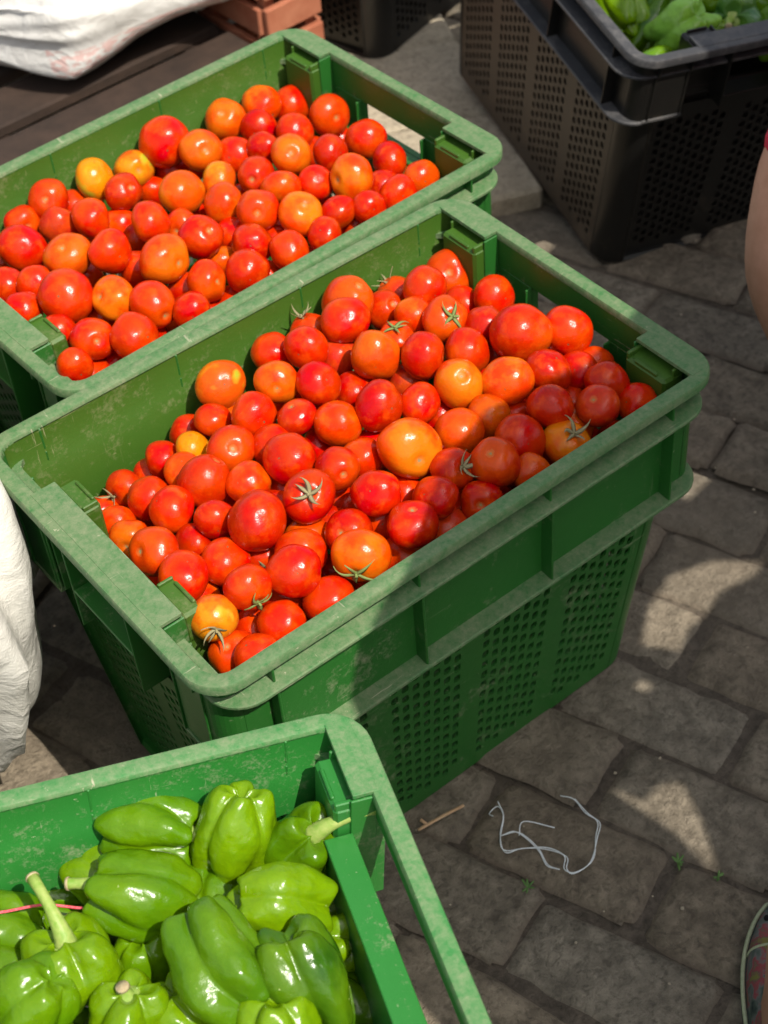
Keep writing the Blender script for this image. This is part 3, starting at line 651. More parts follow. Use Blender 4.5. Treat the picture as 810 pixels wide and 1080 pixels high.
TOMATOES = {
 'main': [
  (-0.0514,0.1501,0.3955,0.0249, 'G', '',None, 'big greenish orange tomato, eighth from sack end in farthest row of middle crate'),
  (-0.0827,0.1197,0.3874,0.0183, 'r', '',None, 'orange red tomato, seventh from sack end in farthest row of middle crate'),
  (-0.0589,0.0797,0.4052,0.0231, 'r', '',None, 'orange red tomato, eighth from sack end in eighth row of middle crate'),
  (-0.0997,0.0608,0.4013,0.0227, 'r', 'S',[-0.26,-0.7,0.67], 'orange red tomato, seventh from sack end in seventh row of middle crate'),
  (-0.0935,0.1555,0.3514,0.0195, 'r', '',None, 'buried orange red tomato, sixth from sack end in farthest row of middle crate'),
  (-0.1167,0.1072,0.3771,0.0183, 'Y', '',None, 'yellow tomato, seventh from sack end in eighth row of middle crate'),
  (-0.1399,0.1326,0.362,0.0183, 'R', '',None, 'red tomato, fifth from sack end in farthest row of middle crate'),
  (-0.1424,0.0849,0.3811,0.0184, 'o', '',None, 'orange tomato, sixth from sack end in eighth row of middle crate'),
  (-0.1433,0.0428,0.3995,0.0233, 'R', '',None, 'red tomato, fifth from sack end in seventh row of middle crate'),
  (-0.1469,0.1473,0.3305,0.0195, 'r', '',None, 'buried orange red tomato, fourth from sack end in farthest row of middle crate'),
  (-0.1822,0.1398,0.3436,0.0188, 'r', 'C',[-0.98,-0.18,0.06], 'orange red tomato with calyx,third from sack end in farthest row of middle crate'),
  (-0.1822,0.0879,0.3687,0.0201, 'r', '',None, 'orange red tomato, fourth from sack end in eighth row of middle crate'),
  (-0.185,0.038,0.3946,0.0204, 'r', '',None, 'orange red tomato, fourth from sack end in seventh row of middle crate'),
  (-0.1142,0.0123,0.3995,0.0187, 'o', '',None, 'orange tomato, eighth from sack end in sixth row of middle crate'),
  (-0.1649,-0.0085,0.4025,0.0183, 'R', '',None, 'red tomato, sixth from sack end in sixth row of middle crate'),
  (-0.2129,0.1429,0.3283,0.0183, 'r', '',None, 'orange red tomato, second from sack end in farthest row of middle crate'),
  (-0.2195,0.0936,0.3548,0.0183, 'o', '',None, 'orange tomato, third from sack end in eighth row of middle crate'),
  (-0.226,0.0546,0.3693,0.0187, 'o', '',None, 'orange tomato, third from sack end in seventh row of middle crate'),
  (-0.2302,-0.005,0.4038,0.024, 'r', 'S',[-0.8,-0.02,0.6], 'big orange red tomato, second from sack end in sixth row of middle crate'),
  (-0.2288,-0.0529,0.4107,0.0235, 'r', '',None, 'orange red tomato, second from sack end in middle row of middle crate'),
  (-0.1887,0.0005,0.3778,0.0195, 'R', '',None, 'buried red tomato, fourth from sack end in sixth row of middle crate'),
  (-0.1549,0.0162,0.3722,0.0195, 'R', '',None, 'buried red tomato, seventh from sack end in sixth row of middle crate'),
  (-0.1849,-0.0518,0.3962,0.0229, 'r', '',None, 'orange red tomato, fourth from sack end in middle row of middle crate'),
  (-0.1463,-0.0512,0.4207,0.0265, 'R', '',None, 'big red tomato, sixth from sack end in middle row of middle crate'),
  (-0.1984,-0.11,0.4207,0.0222, 'r', 'C',[-0.11,-0.97,-0.23], 'orange red tomato with calyx,fifth from sack end in third row of middle crate'),
  (-0.2355,-0.1088,0.4079,0.0196, 'G', 'C',[-0.45,-0.88,0.18], 'greenish orange tomato with calyx,third from sack end in third row of middle crate'),
  (-0.2339,-0.1278,0.3765,0.0195, 'r', 'S',[-0.34,-0.18,0.92], 'orange red tomato, first from sack end in second row of middle crate'),
  (-0.2028,-0.1125,0.366,0.0195, 'r', '',None, 'buried orange red tomato, fourth from sack end in third row of middle crate'),
  (-0.226,-0.1567,0.3936,0.0183, 'r', '',None, 'orange red tomato, first from sack end in nearest row of middle crate'),
  (-0.1902,-0.1442,0.3963,0.0183, 'r', '',None, 'orange red tomato, third from sack end in nearest row of middle crate'),
  (-0.1502,-0.059,0.3785,0.0195, 'R', 'C',[-0.53,-0.8,0.29], 'buried red tomato, fifth from sack end in middle row of middle crate'),
  (0.1118,0.1489,0.4107,0.0261, 'r', 'S',[0.31,-0.4,0.86], 'big orange red tomato, fourteenth from sack end in farthest row of middle crate'),
  (0.083,0.1148,0.4239,0.0241, 'r', '',None, 'big orange red tomato, thirteenth from sack end in eighth row of middle crate'),
  (0.1456,0.1336,0.3904,0.0196, 'R', '',None, 'red tomato, fifteenth from sack end in farthest row of middle crate'),
  (0.1808,0.1555,0.3761,0.0195, 'R', 'C',[-0.32,0.52,0.79], 'buried red tomato, sixteenth from sack end in farthest row of middle crate'),
  (0.1518,0.0907,0.4054,0.0185, 'o', '',None, 'orange tomato, fifteenth from sack end in eighth row of middle crate'),
  (0.183,0.1097,0.4135,0.0217, 'r', '',None, 'orange red tomato, sixteenth from sack end in eighth row of middle crate'),
  (0.0741,0.0547,0.42,0.0254, 'b', '',None, 'big brownish orange tomato, thirteenth from sack end in seventh row of middle crate'),
  (0.1077,0.0212,0.4217,0.0234, 'R', '',None, 'red tomato, sixteenth from sack end in seventh row of middle crate'),
  (0.1146,0.0732,0.406,0.0183, 'r', 'C',[-0.06,-0.0,1.0], 'orange red tomato with calyx,fourteenth from sack end in eighth row of middle crate'),
  (0.0646,0.1094,0.3891,0.0191, 'P', '',None, 'pinkish red tomato, twelfth from sack end in eighth row of middle crate'),
  (0.0336,0.1163,0.415,0.021, 'r', '',None, 'orange red tomato, eleventh from sack end in farthest row of middle crate'),
  (0.0168,0.1545,0.3935,0.0205, 'r', '',None, 'orange red tomato, tenth from sack end in farthest row of middle crate'),
  (-0.0191,0.0942,0.4156,0.0205, 'o', 'S',[-0.53,-0.79,0.32], 'orange tomato, ninth from sack end in eighth row of middle crate'),
  (0.0095,0.0638,0.4157,0.0223, 'R', '',None, 'red tomato, eleventh from sack end in seventh row of middle crate'),
  (0.0466,0.0579,0.3876,0.0195, 'R', '',None, 'buried red tomato, twelfth from sack end in seventh row of middle crate'),
  (-0.0332,0.0422,0.4134,0.0183, 'R', 'S',[-0.21,0.26,0.94], 'red tomato, ninth from sack end in seventh row of middle crate'),
  (-0.0064,0.0131,0.4077,0.0227, 'o', '',None, 'orange tomato, eleventh from sack end in sixth row of middle crate'),
  (0.0308,-0.0061,0.4207,0.0246, 'R', '',None, 'big red tomato, thirteenth from sack end in sixth row of middle crate'),
  (0.0644,0.1555,0.3955,0.0195, 'r', 'C',[-0.11,0.41,0.91], 'buried orange red tomato, twelfth from sack end in farthest row of middle crate'),
  (0.0672,-0.022,0.4111,0.0192, 'r', '',None, 'orange red tomato, thirteenth from sack end in middle row of middle crate'),
  (0.095,0.0317,0.3854,0.0195, 'P', '',None, 'buried pinkish red tomato, fifteenth from sack end in seventh row of middle crate'),
  (0.0143,-0.0704,0.4206,0.0292, 'O', 'S',[-0.21,-0.97,0.14], 'big bright orange tomato, eighth from sack end in fourth row of middle crate'),
  (-0.0733,0.0004,0.4136,0.025, 'R', '',None, 'big red tomato, tenth from sack end in sixth row of middle crate'),
  (-0.0643,0.0408,0.3946,0.0209, 'r', '',None, 'orange red tomato, eighth from sack end in seventh row of middle crate'),
  (-0.0484,-0.0422,0.4154,0.0194, 'R', 'S',[-0.26,-0.88,0.4], 'red tomato, tenth from sack end in middle row of middle crate'),
  (-0.0157,-0.0366,0.4022,0.0188, 'o', '',None, 'orange tomato, twelfth from sack end in middle row of middle crate'),
  (-0.0931,-0.0586,0.4214,0.0242, 'R', 'C',[-0.31,-0.55,0.78], 'big red tomato with calyx,eighth from sack end in middle row of middle crate'),
  (-0.0443,-0.0957,0.4204,0.0207, 'R', '',None, 'red tomato, sixth from sack end in fourth row of middle crate'),
  (-0.0466,-0.0439,0.3646,0.0195, 'r', '',None, 'buried orange red tomato, eleventh from sack end in middle row of middle crate'),
  (-0.0047,-0.0802,0.3803,0.0195, 'r', '',None, 'buried orange red tomato, seventh from sack end in fourth row of middle crate'),
  (-0.0406,-0.1423,0.4116,0.0238, 'R', 'S',[0.14,0.09,0.98], 'big red tomato, ninth from sack end in nearest row of middle crate'),
  (-0.0022,-0.1282,0.4103,0.0199, 'D', '',None, 'dark red tomato, eighth from sack end in second row of middle crate'),
  (-0.0836,-0.1028,0.4014,0.0205, 'R', 'S',[-0.66,-0.28,0.7], 'red tomato, ninth from sack end in third row of middle crate'),
  (-0.0987,-0.1418,0.4136,0.026, 'O', 'C',[-0.77,-0.64,-0.04], 'big bright orange tomato with calyx,sixth from sack end in nearest row of middle crate'),
  (-0.1575,-0.1233,0.4214,0.024, 'R', '',None, 'big red tomato, second from sack end in second row of middle crate'),
  (-0.1307,-0.0945,0.4028,0.0227, 'r', '',None, 'orange red tomato, third from sack end in fourth row of middle crate'),
  (-0.1426,-0.1506,0.3926,0.0215, 'r', '',None, 'orange red tomato, fifth from sack end in nearest row of middle crate'),
  (-0.0425,-0.0979,0.3828,0.0195, 'r', '',None, 'buried orange red tomato, eleventh from sack end in third row of middle crate'),
  (-0.0518,-0.1366,0.3728,0.0195, 'o', '',None, 'buried orange tomato, seventh from sack end in second row of middle crate'),
  (-0.1065,-0.0696,0.3849,0.0195, 'o', '',None, 'buried orange tomato, fourth from sack end in fourth row of middle crate'),
  (0.2458,0.1468,0.3769,0.0262, 'r', 'S',[-0.45,-0.57,0.69], 'big orange red tomato, seventeenth from sack end in farthest row of middle crate'),
  (0.1638,0.0548,0.4152,0.0231, 'r', 'C',[-0.05,-0.74,0.67], 'orange red tomato with calyx,seventeenth from sack end in seventh row of middle crate'),
  (0.2271,0.1029,0.3701,0.0195, 'r', '',None, 'buried orange red tomato, seventeenth from sack end in eighth row of middle crate'),
  (0.2452,0.0723,0.3883,0.023, 'r', '',None, 'orange red tomato, eighteenth from sack end in eighth row of middle crate'),
  (0.1927,0.0285,0.4064,0.0193, 'R', '',None, 'red tomato, eighteenth from sack end in seventh row of middle crate'),
  (0.2008,-0.0198,0.421,0.0284, 'r', '',None, 'big orange red tomato, eighteenth from sack end in sixth row of middle crate'),
  (0.2462,-0.0381,0.4087,0.0258, 'r', '',None, 'big orange red tomato, eighteenth from sack end in middle row of middle crate'),
  (0.153,0.0088,0.4078,0.0218, 'r', '',None, 'orange red tomato, fifteenth from sack end in sixth row of middle crate'),
  (0.1109,-0.0293,0.415,0.024, 'O', 'S',[-0.23,-0.47,0.86], 'big bright orange tomato, fourteenth from sack end in middle row of middle crate'),
  (0.1465,-0.0597,0.4167,0.0249, 'B', '',None, 'big golden orange tomato, fifteenth from sack end in middle row of middle crate'),
  (0.1876,-0.0735,0.4147,0.0213, 'R', '',None, 'red tomato, fifteenth from sack end in fourth row of middle crate'),
  (0.2215,-0.0813,0.3997,0.0187, 'R', '',None, 'red tomato, seventeenth from sack end in fourth row of middle crate'),
  (0.1101,-0.0726,0.4034,0.0191, 'b', '',None, 'brownish orange tomato, thirteenth from sack end in fourth row of middle crate'),
  (0.1539,-0.1124,0.4147,0.0199, 'D', '',None, 'dark red tomato, seventeenth from sack end in third row of middle crate'),
  (0.1948,0.0163,0.3727,0.0195, 'D', '',None, 'buried dark red tomato, seventeenth from sack end in sixth row of middle crate'),
  (0.1735,-0.0582,0.3693,0.0195, 'b', '',None, 'buried brownish orange tomato, sixteenth from sack end in middle row of middle crate'),
  (0.0723,-0.0751,0.408,0.0217, 'b', '',None, 'brownish orange tomato, eleventh from sack end in fourth row of middle crate'),
  (0.1094,-0.1195,0.4031,0.0251, 'D', '',None, 'big dark red tomato, fifteenth from sack end in third row of middle crate'),
  (0.0351,-0.1099,0.4087,0.0201, 'D', 'C',[0.06,-0.75,0.66], 'dark red tomato with calyx,thirteenth from sack end in third row of middle crate'),
  (0.065,-0.1345,0.4146,0.0219, 'D', 'S',[-0.38,-0.15,0.92], 'dark red tomato, eleventh from sack end in second row of middle crate'),
  (0.0348,-0.1496,0.3942,0.0192, 'R', '',None, 'red tomato, twelfth from sack end in nearest row of middle crate'),
  (0.0915,-0.155,0.3971,0.0183, 'b', '',None, 'brownish orange tomato, thirteenth from sack end in nearest row of middle crate'),
  (0.1453,-0.1458,0.3939,0.0234, 'B', 'C',[0.13,-0.38,0.92], 'golden orange tomato with calyx,fourteenth from sack end in nearest row of middle crate'),
  (0.1437,-0.0748,0.379,0.0195, 'D', '',None, 'buried dark red tomato, fourteenth from sack end in fourth row of middle crate'),
  (0.0296,-0.1286,0.362,0.0195, 'r', '',None, 'buried orange red tomato, tenth from sack end in second row of middle crate'),
  (-0.0004,-0.1411,0.3763,0.0195, 'P', '',None, 'buried pinkish red tomato, ninth from sack end in second row of middle crate'),
  (0.225,-0.1172,0.4047,0.0204, 'D', '',None, 'dark red tomato, eighteenth from sack end in third row of middle crate'),
  (0.1934,-0.1378,0.4081,0.02, 'P', 'S',[-0.49,-0.05,0.87], 'pinkish red tomato, eighteenth from sack end in second row of middle crate'),
  (0.2386,-0.1477,0.3887,0.0194, 'r', '',None, 'orange red tomato, seventeenth from sack end in nearest row of middle crate'),
  (0.1977,-0.0957,0.3756,0.0195, 'D', '',None, 'buried dark red tomato, sixteenth from sack end in fourth row of middle crate'),
  (0.1741,-0.1224,0.3792,0.0195, 'B', '',None, 'buried golden orange tomato, sixteenth from sack end in second row of middle crate'),
  (0.016,0.0741,0.3785,0.0195, 'r', '',None, 'buried orange red tomato, eleventh from sack end in eighth row of middle crate'),
  (-0.0196,0.0293,0.3745,0.0195, 'R', '',None, 'buried red tomato, tenth from sack end in seventh row of middle crate'),
  (-0.0489,0.1314,0.3592,0.0195, 'o', '',None, 'buried orange tomato, ninth from sack end in farthest row of middle crate'),
  (-0.0078,0.1032,0.381,0.0195, 'r', '',None, 'buried orange red tomato, tenth from sack end in eighth row of middle crate'),
  (0.0932,0.0642,0.3713,0.0195, 'R', '',None, 'buried red tomato, fourteenth from sack end in seventh row of middle crate'),
  (0.0868,-0.0216,0.3807,0.0195, 'R', '',None, 'buried red tomato, fourteenth from sack end in sixth row of middle crate'),
  (0.0424,-0.0675,0.3846,0.0195, 'r', '',None, 'buried orange red tomato, ninth from sack end in fourth row of middle crate'),
  (0.1562,0.0049,0.3699,0.0195, 'r', '',None, 'buried orange red tomato, sixteenth from sack end in sixth row of middle crate'),
  (-0.1076,-0.0262,0.386,0.0195, 'R', '',None, 'buried red tomato, seventh from sack end in middle row of middle crate'),
  (-0.0831,0.0083,0.3741,0.0195, 'r', '',None, 'buried orange red tomato, ninth from sack end in sixth row of middle crate'),
  (-0.1235,0.0407,0.3648,0.0195, 'r', '',None, 'buried orange red tomato, sixth from sack end in seventh row of middle crate'),
  (0.087,0.1555,0.3684,0.0195, 'R', '',None, 'buried red tomato, thirteenth from sack end in farthest row of middle crate'),
  (0.2182,-0.0223,0.3798,0.0195, 'r', '',None, 'buried orange red tomato, seventeenth from sack end in middle row of middle crate'),
  (0.2525,-0.0713,0.3809,0.0195, 'r', '',None, 'buried orange red tomato, eighteenth from sack end in fourth row of middle crate'),
  (-0.0773,-0.0593,0.3707,0.0195, 'R', '',None, 'buried red tomato, ninth from sack end in middle row of middle crate'),
  (-0.0876,-0.1339,0.3733,0.0195, 'r', '',None, 'buried orange red tomato, fifth from sack end in second row of middle crate'),
  (-0.1654,-0.112,0.383,0.0195, 'R', '',None, 'buried red tomato, sixth from sack end in third row of middle crate'),
  (0.1037,-0.1134,0.3627,0.0195, 'D', '',None, 'buried dark red tomato, fourteenth from sack end in third row of middle crate'),
  (-0.2363,-0.12,0.3419,0.0189, 'R', '',None, 'buried red tomato, first from sack end in third row of middle crate'),
  (-0.2207,-0.0498,0.3678,0.0204, 'o', '',None, 'buried orange tomato, third from sack end in middle row of middle crate'),
  (-0.2356,0.0188,0.3481,0.0193, 'o', '',None, 'buried orange tomato, second from sack end in seventh row of middle crate'),
  (-0.2462,0.0499,0.3324,0.0195, 'r', '',None, 'buried orange red tomato, first from sack end in seventh row of middle crate'),
  (-0.2278,0.0866,0.3191,0.0193, 'o', '',None, 'buried orange tomato, second from sack end in eighth row of middle crate'),
  (-0.2229,-0.0804,0.3457,0.021, 'r', '',None, 'buried orange red tomato, second from sack end in fourth row of middle crate'),
  (-0.2133,-0.0212,0.3421,0.0214, 'R', '',None, 'buried red tomato, third from sack end in sixth row of middle crate'),
  (-0.154,-0.1264,0.3547,0.0182, 'o', '',None, 'buried orange tomato, third from sack end in second row of middle crate'),
  (-0.1717,0.1157,0.3218,0.0181, 'R', '',None, 'buried red tomato, fifth from sack end in eighth row of middle crate'),
  (-0.1163,-0.1232,0.3575,0.0192, 'R', '',None, 'buried red tomato, fourth from sack end in second row of middle crate'),
  (-0.0478,-0.1201,0.3403,0.0197, 'R', '',None, 'buried red tomato, tenth from sack end in third row of middle crate'),
  (-0.0152,-0.1433,0.3426,0.0203, 'R', '',None, 'buried red tomato, tenth from sack end in nearest row of middle crate'),
  (0.0144,-0.0124,0.3758,0.0214, 'R', '',None, 'buried red tomato, twelfth from sack end in sixth row of middle crate'),
  (0.0745,-0.1223,0.3447,0.0203, 'R', '',None, 'buried red tomato, thirteenth from sack end in second row of middle crate'),
  (0.0575,-0.0753,0.3515,0.0201, 'o', '',None, 'buried orange tomato, tenth from sack end in fourth row of middle crate'),
  (0.099,-0.0768,0.3674,0.0204, 'r', '',None, 'buried orange red tomato, twelfth from sack end in fourth row of middle crate'),
  (0.1521,-0.1208,0.3506,0.0214, 'r', '',None, 'buried orange red tomato, fifteenth from sack end in second row of middle crate'),
  (0.1905,-0.121,0.3469,0.0209, 'r', '',None, 'buried orange red tomato, seventeenth from sack end in second row of middle crate'),
  (0.2121,-0.1473,0.3573,0.0191, 'R', '',None, 'buried red tomato, fifteenth from sack end in nearest row of middle crate'),
  (-0.2362,-0.1188,0.3056,0.0199, 'o', '',None, 'buried orange tomato, second from sack end in third row of middle crate'),
  (-0.2449,-0.084,0.3135,0.0204, 'r', '',None, 'buried orange red tomato, first from sack end in fourth row of middle crate'),
  (-0.2332,-0.0465,0.3239,0.0202, 'R', '',None, 'buried red tomato, first from sack end in middle row of middle crate'),
  (-0.2363,0.0172,0.3108,0.0206, 'R', '',None, 'buried red tomato, first from sack end in sixth row of middle crate'),
  (-0.2318,0.0781,0.2831,0.0212, 'R', '',None, 'buried red tomato, first from sack end in eighth row of middle crate'),
  (-0.2474,0.1166,0.2665,0.0196, 'R', '',None, 'buried red tomato, first from sack end in farthest row of middle crate'),
  (-0.2117,-0.1478,0.325,0.0196, 'R', '',None, 'buried red tomato, second from sack end in nearest row of middle crate'),
  (-0.1696,-0.1478,0.3247,0.0195, 'R', '',None, 'buried red tomato, fourth from sack end in nearest row of middle crate'),
  (-0.1627,-0.1158,0.3119,0.0194, 'R', '',None, 'buried red tomato, seventh from sack end in third row of middle crate'),
  (-0.166,-0.0114,0.3314,0.0208, 'R', '',None, 'buried red tomato, fifth from sack end in sixth row of middle crate'),
  (-0.1109,-0.1198,0.3241,0.0189, 'r', '',None, 'buried orange red tomato, eighth from sack end in third row of middle crate'),
  (-0.0951,-0.1489,0.324,0.0191, 'R', '',None, 'buried red tomato, seventh from sack end in nearest row of middle crate'),
  (-0.0737,-0.1201,0.3158,0.0207, 'R', '',None, 'buried red tomato, sixth from sack end in second row of middle crate'),
  (-0.0958,-0.086,0.3396,0.0182, 'R', '',None, 'buried red tomato, fifth from sack end in fourth row of middle crate'),
  (-0.0568,-0.1488,0.2979,0.021, 'o', '',None, 'buried orange tomato, eighth from sack end in nearest row of middle crate'),
  (0.016,-0.1499,0.3243,0.02, 'R', '',None, 'buried red tomato, eleventh from sack end in nearest row of middle crate'),
  (0.034,-0.1127,0.3288,0.0211, 'r', '',None, 'buried orange red tomato, twelfth from sack end in third row of middle crate'),
  (0.0723,-0.1266,0.3076,0.021, 'o', '',None, 'buried orange tomato, twelfth from sack end in second row of middle crate'),
  (0.1132,-0.1233,0.328,0.0207, 'R', '',None, 'buried red tomato, fourteenth from sack end in second row of middle crate'),
  (0.1454,-0.1172,0.3084,0.0213, 'o', '',None, 'buried orange tomato, sixteenth from sack end in third row of middle crate'),
  (0.2128,-0.1496,0.3104,0.0196, 'r', '',None, 'buried orange red tomato, sixteenth from sack end in nearest row of middle crate'),
  (0.2471,-0.1482,0.3149,0.019, 'r', '',None, 'buried orange red tomato, eighteenth from sack end in nearest row of middle crate'),
 ],
 'rear': [
  (-0.016,0.5518,0.3959,0.0233, 'R', 'S',[-0.49,-0.66,0.58], 'red tomato, third from pallet end in farthest row of rear crate'),
  (-0.0535,0.5529,0.3789,0.0209, 'R', '',None, 'red tomato, second from pallet end in farthest row of rear crate'),
  (-0.0852,0.4917,0.3955,0.0265, 'R', '',None, 'big red tomato, second from pallet end in eighth row of rear crate'),
  (0.0131,0.5557,0.3671,0.0205, 'r', '',None, 'buried orange red tomato, fourth from pallet end in farthest row of rear crate'),
  (-0.0273,0.5148,0.3833,0.0218, 'P', '',None, 'pinkish red tomato, fourth from pallet end in eighth row of rear crate'),
  (0.0461,0.5515,0.3934,0.0258, 'Y', '',None, 'big yellow tomato, fifth from pallet end in farthest row of rear crate'),
  (-0.0002,0.485,0.3972,0.0237, 'r', '',None, 'big orange red tomato, fifth from pallet end in eighth row of rear crate'),
  (-0.0607,0.429,0.4066,0.026, 'b', 'S',[-0.35,-0.28,0.89], 'big brownish orange tomato, fifth from pallet end in seventh row of rear crate'),
  (-0.026,0.3942,0.413,0.0238, 'r', '',None, 'big orange red tomato, fourth from pallet end in sixth row of rear crate'),
  (0.0573,0.507,0.3928,0.022, 'R', 'S',[0.24,-0.75,0.62], 'red tomato, eighth from pallet end in eighth row of rear crate'),
  (0.1016,0.5576,0.3793,0.0217, 'G', 'S',[-0.15,-0.9,0.4], 'greenish orange tomato, sixth from pallet end in farthest row of rear crate'),
  (0.1146,0.5453,0.346,0.0195, 'r', '',None, 'buried orange red tomato, seventh from pallet end in farthest row of rear crate'),
  (0.0392,0.4155,0.4086,0.0232, 'r', '',None, 'orange red tomato, seventh from pallet end in seventh row of rear crate'),
  (0.0388,0.4971,0.36,0.0198, 'o', '',None, 'buried orange tomato, seventh from pallet end in eighth row of rear crate'),
  (0.0995,0.444,0.404,0.026, 'B', '',None, 'big golden orange tomato, ninth from pallet end in seventh row of rear crate'),
  (-0.1038,0.357,0.4157,0.029, 'r', '',None, 'big orange red tomato, third from pallet end in middle row of rear crate'),
  (-0.0661,0.324,0.4115,0.024, 'O', 'S',[-0.8,-0.03,0.6], 'big bright orange tomato, third from pallet end in fourth row of rear crate'),
  (-0.0415,0.2864,0.4111,0.0239, 'r', 'S',[0.01,-1.0,-0.0], 'big orange red tomato, fifth from pallet end in third row of rear crate'),
  (0.0072,0.3375,0.4164,0.0275, 'o', 'S',[0.3,-0.94,0.13], 'big orange tomato, fifth from pallet end in middle row of rear crate'),
  (-0.1309,0.4487,0.3899,0.0217, 'R', '',None, 'red tomato, third from pallet end in seventh row of rear crate'),
  (-0.11,0.4196,0.4007,0.0185, 'r', '',None, 'orange red tomato, fourth from pallet end in seventh row of rear crate'),
  (-0.1435,0.3847,0.402,0.0191, 'R', '',None, 'red tomato, third from pallet end in sixth row of rear crate'),
  (-0.1341,0.3274,0.4023,0.0183, 'R', '',None, 'red tomato, first from pallet end in fourth row of rear crate'),
  (-0.1167,0.2848,0.4092,0.0224, 'r', 'S',[-0.18,-0.85,0.5], 'orange red tomato, second from pallet end in fourth row of rear crate'),
  (-0.0849,0.2548,0.4116,0.0243, 'r', '',None, 'big orange red tomato, second from pallet end in nearest row of rear crate'),
  (-0.0034,0.3828,0.3818,0.0199, 'r', '',None, 'buried orange red tomato, fifth from pallet end in sixth row of rear crate'),
  (-0.0986,0.533,0.358,0.0217, 'R', '',None, 'buried red tomato, first from pallet end in farthest row of rear crate'),
  (-0.0056,0.2753,0.3926,0.0183, 'R', '',None, 'red tomato, fourth from pallet end in second row of rear crate'),
  (0.1444,0.5508,0.3997,0.03, 'r', '',None, 'big orange red tomato, eighth from pallet end in farthest row of rear crate'),
  (0.1664,0.5057,0.3998,0.0248, 'b', 'S',[-0.15,-0.86,0.48], 'big brownish orange tomato, ninth from pallet end in eighth row of rear crate'),
  (0.2368,0.5581,0.3843,0.0259, 'o', 'S',[-0.44,-0.44,0.78], 'big orange tomato, eleventh from pallet end in farthest row of rear crate'),
  (0.2931,0.563,0.3799,0.0229, 'O', '',None, 'bright orange tomato, twelfth from pallet end in farthest row of rear crate'),
  (0.2561,0.5159,0.3832,0.0219, 'R', '',None, 'red tomato, eleventh from pallet end in eighth row of rear crate'),
  (0.3367,0.5619,0.3584,0.0253, 'r', '',None, 'big orange red tomato, thirteenth from pallet end in farthest row of rear crate'),
  (0.2029,0.4911,0.3824,0.0214, 'r', '',None, 'orange red tomato, tenth from pallet end in eighth row of rear crate'),
  (0.2267,0.4641,0.3935,0.0191, 'R', '',None, 'red tomato, thirteenth from pallet end in seventh row of rear crate'),
  (0.2796,0.4735,0.3873,0.0217, 'r', '',None, 'orange red tomato, twelfth from pallet end in eighth row of rear crate'),
  (0.2294,0.4085,0.411,0.0219, 'o', 'S',[-0.41,-0.66,0.63], 'orange tomato, twelfth from pallet end in sixth row of rear crate'),
  (0.1828,0.4137,0.4008,0.0208, 'R', '',None, 'red tomato, tenth from pallet end in sixth row of rear crate'),
  (0.1481,0.442,0.3956,0.023, 'G', '',None, 'greenish orange tomato, eleventh from pallet end in seventh row of rear crate'),
  (0.1223,0.3953,0.4035,0.0214, 'o', '',None, 'orange tomato, ninth from pallet end in sixth row of rear crate'),
  (0.1351,0.3431,0.4131,0.0232, 'r', 'S',[-0.46,-0.74,0.49], 'orange red tomato, ninth from pallet end in middle row of rear crate'),
  (0.1865,0.3703,0.4041,0.0237, 'o', '',None, 'big orange tomato, eleventh from pallet end in sixth row of rear crate'),
  (0.1682,0.308,0.4105,0.0252, 'O', 'S',[0.03,-0.47,0.88], 'big bright orange tomato, eleventh from pallet end in fourth row of rear crate'),
  (0.0626,0.3491,0.4117,0.0239, 'R', 'S',[0.13,-0.71,0.69], 'big red tomato, sixth from pallet end in middle row of rear crate'),
  (0.11,0.3636,0.382,0.0195, 'r', '',None, 'buried orange red tomato, eighth from pallet end in middle row of rear crate'),
  (0.1034,0.3113,0.402,0.0208, 'R', '',None, 'red tomato, eighth from pallet end in fourth row of rear crate'),
  (0.1268,0.2727,0.402,0.0217, 'r', '',None, 'orange red tomato, ninth from pallet end in nearest row of rear crate'),
  (0.0713,0.275,0.402,0.0235, 'R', '',None, 'red tomato, eighth from pallet end in second row of rear crate'),
  (0.0735,0.4091,0.3868,0.0195, 'r', '',None, 'buried orange red tomato, seventh from pallet end in sixth row of rear crate'),
  (0.1482,0.5544,0.355,0.0195, 'R', '',None, 'buried red tomato, ninth from pallet end in farthest row of rear crate'),
  (0.1417,0.3287,0.3775,0.0195, 'R', '',None, 'buried red tomato, ninth from pallet end in fourth row of rear crate'),
  (0.3405,0.4854,0.378,0.0257, 'r', '',None, 'big orange red tomato, thirteenth from pallet end in eighth row of rear crate'),
  (0.3384,0.41,0.3806,0.0238, 'r', '',None, 'big orange red tomato, fourteenth from pallet end in sixth row of rear crate'),
  (0.3265,0.3495,0.3848,0.0211, 'R', '',None, 'red tomato, thirteenth from pallet end in middle row of rear crate'),
  (0.273,0.3909,0.4004,0.0221, 'R', '',None, 'red tomato, thirteenth from pallet end in sixth row of rear crate'),
  (0.2512,0.3217,0.4111,0.0268, 'O', 'S',[-0.95,0.04,0.32], 'big bright orange tomato, thirteenth from pallet end in fourth row of rear crate'),
  (0.2234,0.354,0.4022,0.0195, 'r', '',None, 'orange red tomato, eleventh from pallet end in middle row of rear crate'),
  (0.2073,0.2912,0.4021,0.019, 'R', '',None, 'red tomato, ninth from pallet end in third row of rear crate'),
  (0.2373,0.2733,0.403,0.0183, 'R', '',None, 'red tomato, eleventh from pallet end in nearest row of rear crate'),
  (0.332,0.2986,0.3837,0.0197, 'b', '',None, 'brownish orange tomato, fourteenth from pallet end in third row of rear crate'),
  (0.2793,0.2739,0.3997,0.0203, 'r', '',None, 'orange red tomato, fourteenth from pallet end in nearest row of rear crate'),
  (0.2968,0.3259,0.3739,0.0195, 'R', '',None, 'buried red tomato, fourteenth from pallet end in fourth row of rear crate'),
  (0.171,0.2682,0.4027,0.0183, 'R', '',None, 'red tomato, tenth from pallet end in nearest row of rear crate'),
